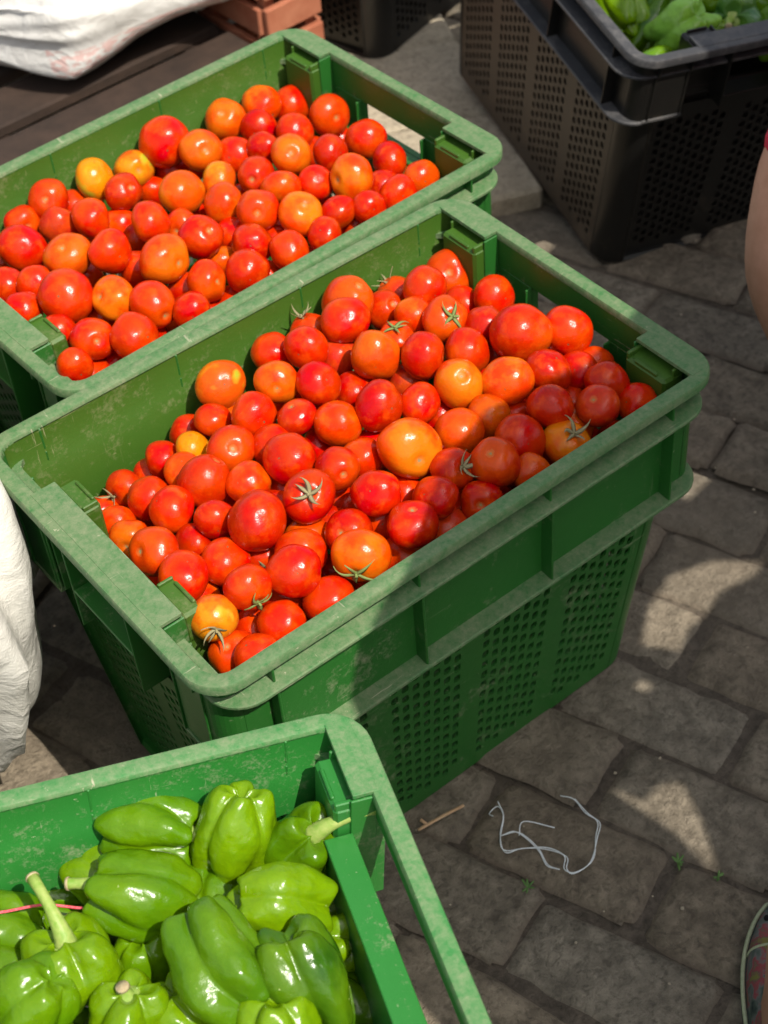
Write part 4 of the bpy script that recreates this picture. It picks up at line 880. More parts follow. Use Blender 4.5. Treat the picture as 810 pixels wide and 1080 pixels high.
  (0.2328,0.2913,0.373,0.0195, 'R', '',None, 'buried red tomato, eleventh from pallet end in third row of rear crate'),
  (0.0286,0.2906,0.402,0.0203, 'r', 'S',[0.26,-0.89,0.37], 'orange red tomato, sixth from pallet end in fourth row of rear crate'),
  (-0.0169,0.2496,0.4114,0.0183, 'R', '',None, 'red tomato, sixth from pallet end in nearest row of rear crate'),
  (-0.1499,0.2679,0.403,0.0183, 'r', '',None, 'orange red tomato, first from pallet end in second row of rear crate'),
  (0.0779,0.3406,0.3752,0.0195, 'o', '',None, 'buried orange tomato, seventh from pallet end in middle row of rear crate'),
  (0.0175,0.3204,0.3772,0.0195, 'r', '',None, 'buried orange red tomato, fifth from pallet end in fourth row of rear crate'),
  (0.0065,0.4112,0.3626,0.0195, 'r', '',None, 'buried orange red tomato, sixth from pallet end in sixth row of rear crate'),
  (0.2974,0.4638,0.355,0.0195, 'r', '',None, 'buried orange red tomato, fourteenth from pallet end in seventh row of rear crate'),
  (-0.044,0.434,0.3679,0.0195, 'r', '',None, 'buried orange red tomato, sixth from pallet end in seventh row of rear crate'),
  (-0.0701,0.481,0.3571,0.0195, 'R', '',None, 'buried red tomato, third from pallet end in eighth row of rear crate'),
  (0.0027,0.4999,0.3599,0.0195, 'R', '',None, 'buried red tomato, sixth from pallet end in eighth row of rear crate'),
  (0.2265,0.3694,0.3696,0.0195, 'R', '',None, 'buried red tomato, twelfth from pallet end in middle row of rear crate'),
  (0.1767,0.5624,0.3403,0.0195, 'r', '',None, 'buried orange red tomato, tenth from pallet end in farthest row of rear crate'),
  (-0.0731,0.3446,0.377,0.0195, 'r', '',None, 'buried orange red tomato, fourth from pallet end in middle row of rear crate'),
  (0.3462,0.4867,0.3362,0.02, 'r', '',None, 'buried orange red tomato, fourteenth from pallet end in eighth row of rear crate'),
  (0.1695,0.3465,0.3653,0.0195, 'R', '',None, 'buried red tomato, tenth from pallet end in middle row of rear crate'),
  (-0.1314,0.2784,0.3722,0.0193, 'R', '',None, 'buried red tomato, first from pallet end in third row of rear crate'),
  (-0.1296,0.3512,0.3689,0.0187, 'r', '',None, 'buried orange red tomato, first from pallet end in middle row of rear crate'),
  (-0.15,0.3791,0.3642,0.0186, 'r', '',None, 'buried orange red tomato, first from pallet end in sixth row of rear crate'),
  (-0.1397,0.4147,0.363,0.019, 'o', '',None, 'buried orange tomato, second from pallet end in seventh row of rear crate'),
  (-0.1467,0.4401,0.3389,0.0198, 'R', '',None, 'buried red tomato, first from pallet end in seventh row of rear crate'),
  (-0.1352,0.4781,0.3502,0.0193, 'R', '',None, 'buried red tomato, first from pallet end in eighth row of rear crate'),
  (-0.1056,0.2454,0.3653,0.0182, 'r', '',None, 'buried orange red tomato, first from pallet end in nearest row of rear crate'),
  (-0.096,0.2799,0.3676,0.0212, 'R', '',None, 'buried red tomato, second from pallet end in third row of rear crate'),
  (-0.0521,0.2829,0.3735,0.0196, 'R', '',None, 'buried red tomato, fourth from pallet end in third row of rear crate'),
  (-0.0328,0.2514,0.3655,0.0213, 'R', '',None, 'buried red tomato, fourth from pallet end in nearest row of rear crate'),
  (0.0036,0.2553,0.3679,0.0186, 'r', '',None, 'buried orange red tomato, seventh from pallet end in nearest row of rear crate'),
  (0.0205,0.287,0.3622,0.0189, 'R', '',None, 'buried red tomato, sixth from pallet end in third row of rear crate'),
  (0.0002,0.3187,0.3482,0.0189, 'o', '',None, 'buried orange tomato, fourth from pallet end in fourth row of rear crate'),
  (0.0553,0.2787,0.3622,0.0214, 'R', '',None, 'buried red tomato, sixth from pallet end in second row of rear crate'),
  (0.0412,0.4563,0.3622,0.0189, 'R', '',None, 'buried red tomato, eighth from pallet end in seventh row of rear crate'),
  (0.1038,0.2893,0.3657,0.0195, 'r', '',None, 'buried orange red tomato, seventh from pallet end in third row of rear crate'),
  (0.1406,0.2871,0.3675,0.0205, 'o', '',None, 'buried orange tomato, ninth from pallet end in second row of rear crate'),
  (0.114,0.4571,0.3617,0.0182, 'r', '',None, 'buried orange red tomato, tenth from pallet end in seventh row of rear crate'),
  (0.1726,0.2899,0.3478,0.0214, 'r', '',None, 'buried orange red tomato, eighth from pallet end in third row of rear crate'),
  (0.1693,0.4332,0.364,0.0198, 'r', '',None, 'buried orange red tomato, twelfth from pallet end in seventh row of rear crate'),
  (0.2073,0.2862,0.3411,0.0188, 'r', '',None, 'buried orange red tomato, eleventh from pallet end in second row of rear crate'),
  (0.2399,0.2592,0.3649,0.0192, 'R', '',None, 'buried red tomato, thirteenth from pallet end in nearest row of rear crate'),
  (0.2473,0.2858,0.3383,0.0204, 'r', '',None, 'buried orange red tomato, twelfth from pallet end in second row of rear crate'),
  (0.2274,0.3211,0.3527,0.0203, 'R', '',None, 'buried red tomato, twelfth from pallet end in fourth row of rear crate'),
  (0.2948,0.2944,0.3608,0.0196, 'R', '',None, 'buried red tomato, twelfth from pallet end in third row of rear crate'),
  (0.3287,0.2945,0.3494,0.0195, 'r', '',None, 'buried orange red tomato, thirteenth from pallet end in third row of rear crate'),
  (-0.127,0.2757,0.3337,0.0215, 'R', '',None, 'buried red tomato, second from pallet end in second row of rear crate'),
  (-0.129,0.3451,0.3296,0.0207, 'o', '',None, 'buried orange tomato, second from pallet end in middle row of rear crate'),
  (-0.1487,0.3757,0.3238,0.021, 'r', '',None, 'buried orange red tomato, second from pallet end in sixth row of rear crate'),
  (-0.0958,0.2769,0.3131,0.0198, 'r', '',None, 'buried orange red tomato, third from pallet end in second row of rear crate'),
  (-0.0743,0.2495,0.3311,0.0185, 'R', '',None, 'buried red tomato, third from pallet end in nearest row of rear crate'),
  (-0.0568,0.2835,0.3359,0.0195, 'R', '',None, 'buried red tomato, third from pallet end in third row of rear crate'),
  (-0.0311,0.2512,0.3303,0.0189, 'o', '',None, 'buried orange tomato, fifth from pallet end in nearest row of rear crate'),
  (0.0271,0.2816,0.328,0.0189, 'r', '',None, 'buried orange red tomato, fifth from pallet end in second row of rear crate'),
  (0.063,0.2791,0.3276,0.0188, 'R', '',None, 'buried red tomato, seventh from pallet end in second row of rear crate'),
  (0.0985,0.2952,0.3247,0.0203, 'r', '',None, 'buried orange red tomato, seventh from pallet end in fourth row of rear crate'),
  (0.0804,0.3895,0.3272,0.0194, 'r', '',None, 'buried orange red tomato, eighth from pallet end in sixth row of rear crate'),
  (0.1222,0.2566,0.3343,0.0214, 'R', '',None, 'buried red tomato, eighth from pallet end in nearest row of rear crate'),
  (0.1419,0.2841,0.3217,0.0188, 'r', '',None, 'buried orange red tomato, tenth from pallet end in second row of rear crate'),
  (0.1519,0.3154,0.3053,0.0205, 'r', '',None, 'buried orange red tomato, tenth from pallet end in fourth row of rear crate'),
  (0.2157,0.2946,0.3048,0.0214, 'r', '',None, 'buried orange red tomato, tenth from pallet end in third row of rear crate'),
  (0.2383,0.2635,0.3118,0.0196, 'R', '',None, 'buried red tomato, twelfth from pallet end in nearest row of rear crate'),
  (0.286,0.2878,0.3252,0.021, 'r', '',None, 'buried orange red tomato, thirteenth from pallet end in second row of rear crate'),
  (0.322,0.2903,0.3133,0.0208, 'r', '',None, 'buried orange red tomato, fourteenth from pallet end in second row of rear crate'),
 ],
}
PEPPERS = [
 ((-0.389,-0.2365,0.385),0.06,0.0841,(0.67,-0.74,-0.08),'m' ),
 ((-0.3416,-0.2858,0.385),0.0641,0.082,(-0.48,-0.19,-0.86),'l' ),
 ((-0.3021,-0.3184,0.365),0.0632,0.0647,(0.37,-0.37,0.85),'m' ),
 ((-0.426,-0.2813,0.38),0.0656,0.089,(-0.66,0.66,0.36),'m' ),
 ((-0.3464,-0.3594,0.385),0.0561,0.0792,(0.77,-0.51,-0.39),'l' ),
 ((-0.4174,-0.3745,0.4),0.0692,0.0886,(0.05,0.94,0.35),'M' ),
 ((-0.4979,-0.2967,0.375),0.0738,0.0653,(0.15,0.36,0.92),'l' ),
 ((-0.3732,-0.4219,0.385),0.0665,0.0817,(-0.1,-0.68,-0.73),'d' ),
 ((-0.5391,-0.3095,0.39),0.0607,0.0689,(-0.76,0.19,-0.62),'m' ),
 ((-0.4857,-0.3517,0.37),0.0613,0.0571,(0.21,0.18,0.96),'l' ),
 ((-0.4502,-0.3089,0.34),0.0512,0.0614,(-0.16,-0.2,-0.97),'m' ),
 ((-0.4449,-0.3747,0.355),0.0592,0.0662,(0.24,-0.46,-0.86),'l' ),
 ((-0.4102,-0.4363,0.38),0.0572,0.0586,(-0.29,-0.23,-0.93),'l' ),
 ((-0.433,-0.2172,0.345),0.0596,0.0641,(-0.34,0.94,0.03),'l' ),
 ((-0.379,-0.2985,0.35),0.0538,0.0598,(0.74,0.66,0.17),'m' ),
 ((-0.3325,-0.3874,0.335),0.047,0.0543,(0.72,-0.63,0.29),'l' ),
 ((-0.5158,-0.217,0.34),0.0627,0.0642,(-0.78,0.62,0.06),'m' ),
 ((-0.5406,-0.246,0.34),0.0556,0.0585,(-0.59,0.74,-0.34),'m' ),
 ((-0.4755,-0.207,0.31),0.0587,0.0695,(0.78,-0.62,-0.06),'m' ),
 ((-0.411,-0.2852,0.31),0.0578,0.0685,(-0.49,-0.54,-0.69),'d' ),
 ((-0.3674,-0.3264,0.315),0.0574,0.068,(0.21,-0.82,-0.53),'m' ),
 ((-0.3115,-0.345,0.32),0.0577,0.0653,(-0.89,0.44,-0.14),'m' ),
 ((-0.3336,-0.2798,0.32),0.0574,0.0652,(0.61,-0.75,-0.26),'d' ),
 ((-0.4277,-0.3305,0.31),0.0579,0.0668,(-0.89,0.44,-0.14),'m' ),
 ((-0.4534,-0.2413,0.3),0.057,0.0647,(0.61,-0.75,-0.26),'d' ),
 ((-0.3767,-0.3743,0.31),0.0547,0.0621,(0.3,-0.82,-0.48),'m' ),
 ((-0.3453,-0.4253,0.315),0.0538,0.0611,(0.61,-0.75,-0.26),'d' ),
]
FAR_PEPPERS = [
 ((0.826,0.4729,0.335),0.0721,0.0825,(-0.32,-0.83,-0.46),'l' ),
 ((0.8519,0.4347,0.32),0.0489,0.1082,(0.78,0.08,0.63),'d' ),
 ((0.8324,0.3697,0.34),0.0727,0.0777,(-0.41,0.62,-0.67),'L' ),
 ((0.9081,0.3404,0.335),0.0783,0.0657,(-0.83,-0.32,0.46),'D' ),
 ((0.9231,0.409,0.33),0.0697,0.0775,(0.43,-0.69,-0.57),'m' ),
 ((0.968,0.349,0.33),0.0692,0.0769,(0.55,-0.53,-0.64),'m' ),
 ((0.8171,0.452,0.32),0.0386,0.0437,(-0.17,0.91,0.37),'l' ),
 ((0.869,0.3439,0.33),0.0428,0.0503,(-0.72,0.69,-0.13),'l' ),
 ((0.9446,0.3063,0.32),0.0659,0.0709,(-0.74,0.34,-0.57),'m' ),
 ((0.8875,0.4708,0.33),0.0704,0.0782,(0.55,-0.53,-0.65),'m' ),
 ((0.8603,0.5356,0.33),0.0712,0.0792,(0.55,-0.52,-0.65),'m' ),
 ((0.9837,0.3011,0.33),0.0686,0.0762,(-0.65,0.41,-0.63),'l' ),
]
def put_tomatoes(key, group):
    r = random.Random(5)
    for i, (x, y, z, rad, col, feat, ax, label) in enumerate(TOMATOES[key]):
        me = T_ME[r.randrange(len(T_ME))]
        o = bpy.data.objects.new('tomato', me); COL.objects.link(o)
        if ax is None:
            # stem end mostly turned away from straight up
            a = Vector((r.gauss(0, 1), r.gauss(0, 1), r.gauss(0, .8)))
            if r.random() < .85: a = a - (CAM - Vector((x, y, z))).normalized() * 1.5
        else: a = Vector(ax)
        q = a.normalized().to_track_quat('Z', 'Y') @ Quaternion((0, 0, 1), r.uniform(0, 6.28))
        o.rotation_mode = 'QUATERNION'; o.rotation_quaternion = q
        s = rad * (1.09 if rad < .022 else 1.03); o.location = (x, y, z); o.scale = (s, s, s)
        c = TC[col]; k = r.uniform(.9, 1.1); h = r.uniform(-.012, .02)
        o.color = (min(.85, c[0] * k), c[1] * (1 + h * 12), c[2], TA[col])
        tag(o, label, 'tomato', group)
        if feat == 'C':
            cm = C_ME[4] if 'WITHSTALK' in label else C_ME[i % 4]
            c_ = bpy.data.objects.new('calyx', cm); COL.objects.link(c_); c_.parent = o
put_tomatoes('main', 'ripe tomatoes heaped in the middle crate')
put_tomatoes('rear', 'ripe tomatoes heaped in the rear crate')

# ------------------------------------------------------------------ bell peppers
PT = dict(m=(.068, .165, .001), l=(.125, .235, .001), M=(.052, .135, .003), d=(.026, .09, .003), L=(.20, .42, .06), D=(.035, .12, .03))
def pepper(pos, W, Ln, axis, tone, seed, label, group, stem='short', spin=None, bendto=None):
    r = random.Random(seed); nu, nv = 76, 46; R_ = W / 2; Hh = Ln / 2
    n = r.choice((3, 4, 4, 4)); ph = r.uniform(0, 6.28); tap = r.uniform(-.06, .08); bend = r.uniform(-.18, .18); bph = r.uniform(0, 6.28)
    sv = Vector((r.uniform(0, 50), r.uniform(0, 50), r.uniform(0, 50)))
    amps = [r.uniform(.75, 1.25) for _ in range(n)]; lift = [r.uniform(-.14, .14) for _ in range(n)]
    def pt(a, th):
        ca, sa = math.cos(a), math.sin(a)
        rho = abs(sa) ** .52; z = math.copysign(abs(ca) ** .74, ca)
        u = (th + ph) * n / (2 * PI); k = int(math.floor(u)) % n; fr = u - math.floor(u)
        cre = abs(2 * fr - 1) ** 4            # 1 on the crease between lobes
        sm = .5 - .5 * math.cos(2 * PI * fr)   # 0 on the crease, 1 mid lobe
        s = (1 - z) / 2                        # 0 stem, 1 blossom
        mid = .15 + .05 * math.cos(4 * s) ; endd = .25 * (abs(z) ** 2)
        g = 1 - (mid + endd) * (cre * 1.0 + (1 - sm) * .6) + .05 * (amps[k] - 1) * sm * 2
        g *= 1 - tap * s ** 1.3 + .04 * math.sin(5 * s + ph)
        rr = rho * g
        zz = z
        if z > 0: zz -= .34 * math.exp(-(rho / .42) ** 2) - .10 * sm * math.exp(-((rho - .72) / .25) ** 2)
        else: zz += .26 * math.exp(-(rho / .38) ** 2) - (.10 + lift[k]) * sm * math.exp(-((rho - .62) / .3) ** 2)
        p = Vector((rr * math.cos(th), rr * math.sin(th), zz))
        q = p + Vector((math.cos(bph), math.sin(bph), 0)) * bend * (p.z ** 2)
        q *= 1 + .16 * noise.noise(p * 1.1 + sv) + .05 * noise.noise(p * 2.6 + sv) + .012 * noise.noise(p * 7 + sv)
        return Vector((q.x * R_, q.y * R_, q.z * Hh))
    vs = [pt(.0001, 0)]; fs = []
    for i in range(1, nv): vs += [pt(PI * i / nv, 2 * PI * k / nu) for k in range(nu)]
    vs.append(pt(PI - .0001, 0))
    for k in range(nu): fs.append((0, 1 + k, 1 + (k + 1) % nu)); fs.append((len(vs) - 1, 1 + (nv - 2) * nu + (k + 1) % nu, 1 + (nv - 2) * nu + k))
    for i in range(nv - 2):
        for k in range(nu): fs.append((1 + i * nu + k, 1 + (i + 1) * nu + k, 1 + (i + 1) * nu + (k + 1) % nu, 1 + i * nu + (k + 1) % nu))
    o = mesh_obj('bell_pepper', vs, fs, m_pepper, smooth=True)
    qb = Vector(axis).normalized().to_track_quat('Z', 'Y'); spin = r.uniform(0, 6.28)
    if bendto is not None: lv = qb.inverted() @ bendto; spin = math.atan2(lv.y, lv.x)
    o.rotation_mode = 'QUATERNION'; o.rotation_quaternion = qb @ Quaternion((0, 0, 1), spin)
    o.location = pos; c = PT[tone]; k = r.uniform(.9, 1.1); o.color = (c[0] * k, c[1] * k, c[2], 1)
    tag(o, label, 'pepper', group)
    # stem: ribbed cap with a stalk
    mb = MB(); z0 = vs[0].z; cap = []
    m_ = 14; rc = R_ * .34
    rowsv = []
    for (f, dz) in ((1.0, .0010), (.92, .0030), (.6, .0034), (.34, .006)):
        rowsv.append([(rc * f * (1 + .16 * math.cos(5 * 2 * PI * k / m_ + ph)) * math.cos(2 * PI * k / m_), rc * f * (1 + .16 * math.cos(5 * 2 * PI * k / m_ + ph)) * math.sin(2 * PI * k / m_), z0 + (.12 * f * f) * Hh * .5 + dz) for k in range(m_)])
    mb.add([p for r2 in rowsv for p in r2], [(a * m_ + k, a * m_ + (k + 1) % m_, (a + 1) * m_ + (k + 1) % m_, (a + 1) * m_ + k) for a in range(3) for k in range(m_)])
    if stem == 'none': mb.build('stem', m_stem, o, True); return o
    Ls = {'short': .022, 'long': .056, 'mid': .032, 'stub': .013}[stem]
    bx, by = r.uniform(-.5, .5), r.uniform(-.5, .5)
    if bendto is not None: bx, by = (.70 if stem == 'long' else .3), .0
    pth = [Vector((bx * Ls * (t_ ** 2.0), by * Ls * (t_ ** 2.0), z0 + Ls * t_ * (1 - .28 * t_ * (abs(bx))))) for t_ in np.linspace(0, 1, 10)]
    rad = [.0062 * (1 - t_) ** 2 + .0036 + .0016 * t_ ** 6 for t_ in np.linspace(0, 1, 10)]
    tube(mb, pth, rad, 12)
    st = mb.build('stem', m_stem, o, True)
    d = (pth[-1] - pth[-2]).normalized()
    mt = MB(); tube(mt, [pth[-1] - d * .0018, pth[-1] + d * .0006], [.0056, .0050], 12); mt.build('stalk_tip', m_stem_tip, st, True)
    return o
PL = ['glossy mid green pepper lying sideways against the far wall, stem pointing to its pale neighbour',
 'pale green pepper standing on its stem, lobed end up, at the far wall',
 'green pepper tucked in the crate corner, long dark stalk pointing up',
 'large mid green pepper lying below the topmost one, stem towards the red string',
 'scarred light green pepper lying crosswise beside the crate corner blocks',
 'largest dull green pepper in the centre of the crate, deeply creased',
 'light green pepper with a long hooked stalk standing up',
 'dark green pepper lying nearest the hand hole of the crate',
 'plump green pepper at the nearest edge below the hooked stalk one',
 'pale pepper showing its short stem below the hooked stalk one',
 'shaded pepper wedged between the hooked stalk one and the largest one',
 'yellowish green pepper partly under the largest one',
 'light green pepper nearest the viewer beside the dark green one',
 'small lobed end peeping out behind the pepper by the red string',
 'crumpled pepper end between the large lying one and the scarred one',
 'small stub stemmed pepper between scarred one and dark one',
 'dull green pepper lying just under the red string',
 'green pepper half hidden below the red string pepper']
SL = ['mid', 'short', 'long', 'mid', 'none', 'none', 'long', 'mid', 'short', 'stub', 'short', 'short', 'short', 'none', 'none', 'stub', 'short', 'short']
for i, (p, W, Ln, ax, tn) in enumerate(PEPPERS):
    if i < 18: lb = PL[i]
    else: lb = ['deep green pepper under the top layer near the far wall', 'dark pepper under the largest one', 'green pepper in the gap beside the largest one', 'green pepper below the corner one', 'dark green pepper under the standing pale one', 'green pepper beneath the hooked stalk one', 'dark pepper beneath the one by the red string', 'green pepper beneath the largest one nearest side', 'dark pepper at the hand hole wall under the dark one'][i - 18]
    pepper(p, W * 1.02, Ln * .95, ax, tn, 100 + i, lb, 'bell peppers in the bright green crate', SL[i] if i < 18 else 'none', bendto={6: cu_ * .8 - cr_ * .35, 2: cu_ * .35 + cr_ * 1.0, 0: cr_ - cu_ * .5}.get(i))
FL = ['light green pepper in the near corner of the black crate', 'long dark green pepper leaning beside the corner one in the black crate', 'pale ribbed pepper in the middle of the black crate', 'dark bluish pepper showing its stem end in the black crate', 'green pepper behind the pale one in the black crate', 'green pepper right of the dark stem end one, black crate', 'small yellow green pepper at the black crate rim corner', 'small pepper beside the pale ribbed one at the black rim', 'green pepper against the near rim of the black crate', 'green pepper second back in the black crate', 'green pepper farthest back in the black crate', 'green pepper by the far end wall of the black crate']
for i, (p, W, Ln, ax, tn) in enumerate(FAR_PEPPERS):
    pepper((p[0], p[1], p[2]), W, Ln, ax, tn, 300 + i, FL[i], 'peppers in the black crate', 'stub' if i != 3 else 'short')

def fill_crate(M, zs, hx, hy, label, group, seed, tones):
    r = random.Random(seed); have = [x.location.copy() for x in COL.objects if x.name.startswith('bell_pepper')]
    for z in zs:
        for i in range(-4, 5):
            for j in range(-2, 3):
                x, y = i * hx / 4 + r.uniform(-.008, .008), j * hy / 2 + r.uniform(-.008, .008)
                p = M @ Vector((x, y, z + r.uniform(-.008, .008)))
                if min((p - q).length for q in have) < .054: continue
                ax = (r.gauss(0, 1), r.gauss(0, 1), r.gauss(0, .6)); have.append(p.copy())
                pepper(tuple(p), .062, .074, ax, r.choice(tones), seed * 100 + len(have), label, group, r.choice(('mid', 'short')))
fill_crate(PEP, (.335, .275), .222, .128, 'green bell pepper filling the rest of the bright green crate', 'bell peppers in the bright green crate', 7, 'mmld')
fill_crate(BLK, (.300,), .222, .128, 'green pepper filling the rest of the black crate', 'peppers in the black crate', 8, 'mdml')

# ------------------------------------------------------------------ pallet and sacks
def sack(name, label, M, ext, m, seed, gather=None, fold=0.0):
    r = random.Random(seed); nu, nv = 110, 70; sx, sy, sz = ext; vs = []; fs = []; uvs = []
    sv = Vector((seed * 3.1, seed * 1.7, 0))
    def se(c, p): return math.copysign(abs(c) ** p, c)
    for i in range(nv + 1):
        ph = -PI / 2 + PI * i / nv
        for k in range(nu):
            th = 2 * PI * k / nu
            cx_ = se(math.cos(ph), .62); x = cx_ * se(math.cos(th), .62); y = cx_ * se(math.sin(th), .62); z = se(math.sin(ph), .8)
            p = Vector((x * sx, y * sy, z * sz))
            if gather:
                g = max(0, (gather * x + 0.0)); pin = 1 - .72 * max(0, g - .45) / .55
                p.y *= pin; p.z *= pin
                p.z += .018 * math.sin(11 * math.atan2(z, y) + 3) * max(0, g - .35)
                p.y += .014 * math.cos(9 * math.atan2(z, y)) * max(0, g - .35)
            if fold: p.x *= 1 - .30 * max(0, -z); p.y *= 1 - .22 * max(0, -z)
            q = Vector((x, y, z))
            p += q * (.030 * noise.noise(q * 1.4 + sv) + .010 * noise.noise(Vector((q.x * 2.5, q.y * 4, q.z * 2.5)) + sv))
            f = noise.noise(Vector((q.x * 1.5 + 1.5 * q.z, q.y * 1.8, q.z * 1.2)) + sv * 2)
            p += q * (.009 * (1 - abs(f) * 6) ** 2 if abs(f) < .166 else 0)
            if fold: p += Vector((q.x, q.y, 0)) * (fold * (.7 - 11 * noise.noise(Vector((q.x * 2.6, q.y * 2.6, q.z * .8)) + sv) ** 2) + .7 * fold * noise.noise(Vector((q.x * 6 + q.z, q.y * 6, q.z * .9)) + sv))
            p.z += .004 * noise.noise(q * 5 + sv)
            vs.append(p)
    for i in range(nv):
        for k in range(nu): j = (k + 1) % nu; fs.append((i * nu + k, i * nu + j, (i + 1) * nu + j, (i + 1) * nu + k))
    o = mesh_obj(name, vs, fs, m, smooth=True)
    uvl = o.data.uv_layers.new(name='UVMap')
    for poly in o.data.polygons:
        for li, vi in zip(poly.loop_indices, poly.vertices):
            uvl.data[li].uv = ((vi % nu) / nu, (vi // nu) / nv)
    o.matrix_world = M
    return tag(o, label, 'sack')
A0 = math.radians(2)
def pallet():
    M = Matrix.Translation((.110, 1.36, 0)) @ Matrix.Rotation(math.radians(2), 4, 'Z')
    root = empty('wooden_pallet', M, 'wooden pallet with shade-dark boards under the white sack, red blocks at its ends', 'pallet')
    for k in range(6):
        mb = MB(); y = -.36 + k * .128
        mb.box(-.52, .47, y, y + .098, .118, .138, .003); mb.build('deck_board', m_wood, root)
    for k, x in enumerate((-.48, -.02, .40)):
        mb = MB(); mb.box(x, x + .09, -.36, .40, .092, .1175, .003); mb.build('stringer', m_wood, root)
        for y in (-.36, -.02, .31):
            mb = MB(); mb.box(x, x + .09, y, y + .09, .0, .0915, .004); mb.build('block', m_redwood, root)
    return root
pallet()
def redcrate():
    M = Matrix.Translation((.665, 1.14, 0)) @ Matrix.Rotation(math.radians(3), 4, 'Z')
    root = empty('wooden_crate', M, 'red painted slatted wooden box behind the rear tomato crate', 'box')
    for k in range(4):
        z = .02 + k * .062
        for s in (0, 1):
            mb = MB(); mb.box(-.055, .055, s * .188 - .10, s * .188 - .088, z, z + .046, .002); mb.build('slat', m_redwood, root)
            mb = MB(); mb.box(s * .112 - .062, s * .112 - .050, -.086, .086, z, z + .046, .002); mb.build('slat', m_redwood, root)
    for x in (-.049, .029):
        for y in (-.087, .066):
            mb = MB(); mb.box(x, x + .02, y, y + .02, 0, .27, .002); mb.build('corner_post', m_redwood, root)
    mb = MB(); mb.box(-.048, .048, -.086, .086, .012, .02, .001); mb.build('bottom', m_wood, root)
redcrate()
s1 = sack('woven_sack', 'plump white woven sack with faded red print lying on the pallet', Matrix.Translation((.47, 1.37, .245)) @ Matrix.Rotation(math.radians(-3), 4, 'Z') @ Matrix.Rotation(math.radians(-2), 4, 'Y'), (.33, .28, .10), m_sack, 3, gather=-1)
s2 = sack('woven_sack', 'cream woven sack standing between the left ends of the tomato crates and the frame edge', Matrix.Translation((-.434, .340, .285)) @ Matrix.Rotation(math.radians(-9), 4, 'Z') @ Matrix.Rotation(math.radians(9), 4, 'Y'), (.180, .26, .32), m_sack2, 9, None, .014)
s2['label'] = 'cream woven sack standing on the setts against the ends of the tomato crates'
def sack_seam():
    mb = MB()
    pth = [(-.392 + .002 * math.sin(k * 2.3), .10 - .0 * k + .004 * k - .02, .010 + k * .006) for k in range(24)]
    tube(mb, pth, [.0035 + .0012 * (k % 2) for k in range(24)], 7)
# (stitched hem omitted)

# ------------------------------------------------------------------ litter on the setts
def strand(name, paths, rad, m, label, cat, lift=0):
    mb = MB()
    for pth in paths:
        tube(mb, smooth_path([(x, y, z) for x, y, z in pth], 5), rad, 6)
    return tag(mb.build(name, m, smooth=True), label, cat)
TW1 = [(0.0527, -0.2437), (0.0592, -0.2573), (0.0584, -0.2763), (0.0615, -0.2945), (0.0456, -0.3075), (0.0205, -0.3232), (-0.0008, -0.321), (-0.0036, -0.3134), (0.006, -0.3032), (-0.0029, -0.2804), (-0.0222, -0.2651), (-0.0368, -0.2608), (-0.0363, -0.2514), (-0.0267, -0.2368), (-0.0106, -0.2239), (-0.0061, -0.2097), (-0.018, -0.2096), (-0.0189, -0.2166)]
TW2 = [(-0.0268, -0.2406), (-0.0126, -0.2507), (-0.0085, -0.2756), (-0.0145, -0.2966), (-0.011, -0.3107)]
TW3 = [(-0.0137, -0.252), (0.0005, -0.2436), (0.0213, -0.2687)]
def zz(P, base=.0045): return [(x, y, base + .0025 * math.sin(i * 1.9)) for i, (x, y) in enumerate(P)]
TW1b = [(x + .0022 * math.sin(i * 1.3 + 1), y + .0026 * math.cos(i * 1.7)) for i, (x, y) in enumerate(TW1)]; TW2b = [(x - .002, y + .0018 * math.sin(i * 2)) for i, (x, y) in enumerate(TW2)]
strand('twine', [zz(TW1), zz(TW1b[1:-2], .0062), zz(TW2, .006), zz(TW2b, .0072), zz(TW3, .0055)], .00062, m_twine, 'tangled loop of pale twine dropped on the setts', 'twine')
strand('straw', [[(-0.0891, -0.1772, .005), (-.06, -.182, .007), (-0.033, -0.1855, .005)], [(-.078, -.179, .006), (-.0805, -.171, .009)]], .0019, m_straw, 'dry broken straw on the setts by the pepper crate', 'straw')
RS = [(-.60, -.16), (-0.5354, -0.2056), (-0.5168, -0.2173), (-0.4893, -0.2357), (-0.4696, -0.2527), (-0.4554, -0.2715), (-0.4437, -0.2912)]
strand('string', [[(x, y, .3745 + (.004 if i % 2 else 0)) for i, (x, y) in enumerate(RS)]], .0012, m_redstring, 'pink red string lying across the peppers at the crate wall', 'string')
def weed(x, y, s, label, seed):
    r = random.Random(seed); mb = MB()
    for k in range(7):
        a = r.uniform(0, 6.28); Ln = s * r.uniform(.6, 1.2); up = r.uniform(.2, .7); w = s * .16; c, q = math.cos(a), math.sin(a)
        for i, (t0, t1) in enumerate(((0, .5), (.5, 1))):
            p0 = Vector((x + c * Ln * t0, y + q * Ln * t0, .0 + s * up * (t0 - .4 * t0 * t0))); p1 = Vector((x + c * Ln * t1, y + q * Ln * t1, .0 + s * up * (t1 - .4 * t1 * t1)))
            w0 = w * (.5 if i == 0 else 1.0); w1 = w if i == 0 else .0008; n = Vector((-q, c, 0))
            mb.add([p0 - n * w0, p0 + n * w0, p1 + n * w1, p1 - n * w1, p0 + Vector((0, 0, .0006)), p1 + Vector((0, 0, .0006))], [(0, 3, 5, 4), (4, 5, 2, 1), (0, 1, 2, 3)])
    return tag(mb.build('weed', m_leaf), label, 'weed', 'weeds in the joints of the setts')
weed(.0895, -.3806, .009, 'tiny green weed at a sett joint beside the triangular sun patch', 1)
weed(.1078, -.4186, .006, 'single tiny weed leaf in the joint nearest the floral shoe', 2)
weed(-.046, -.301, .008, 'small wilted weed sprig between the twine and the pepper crate', 3)
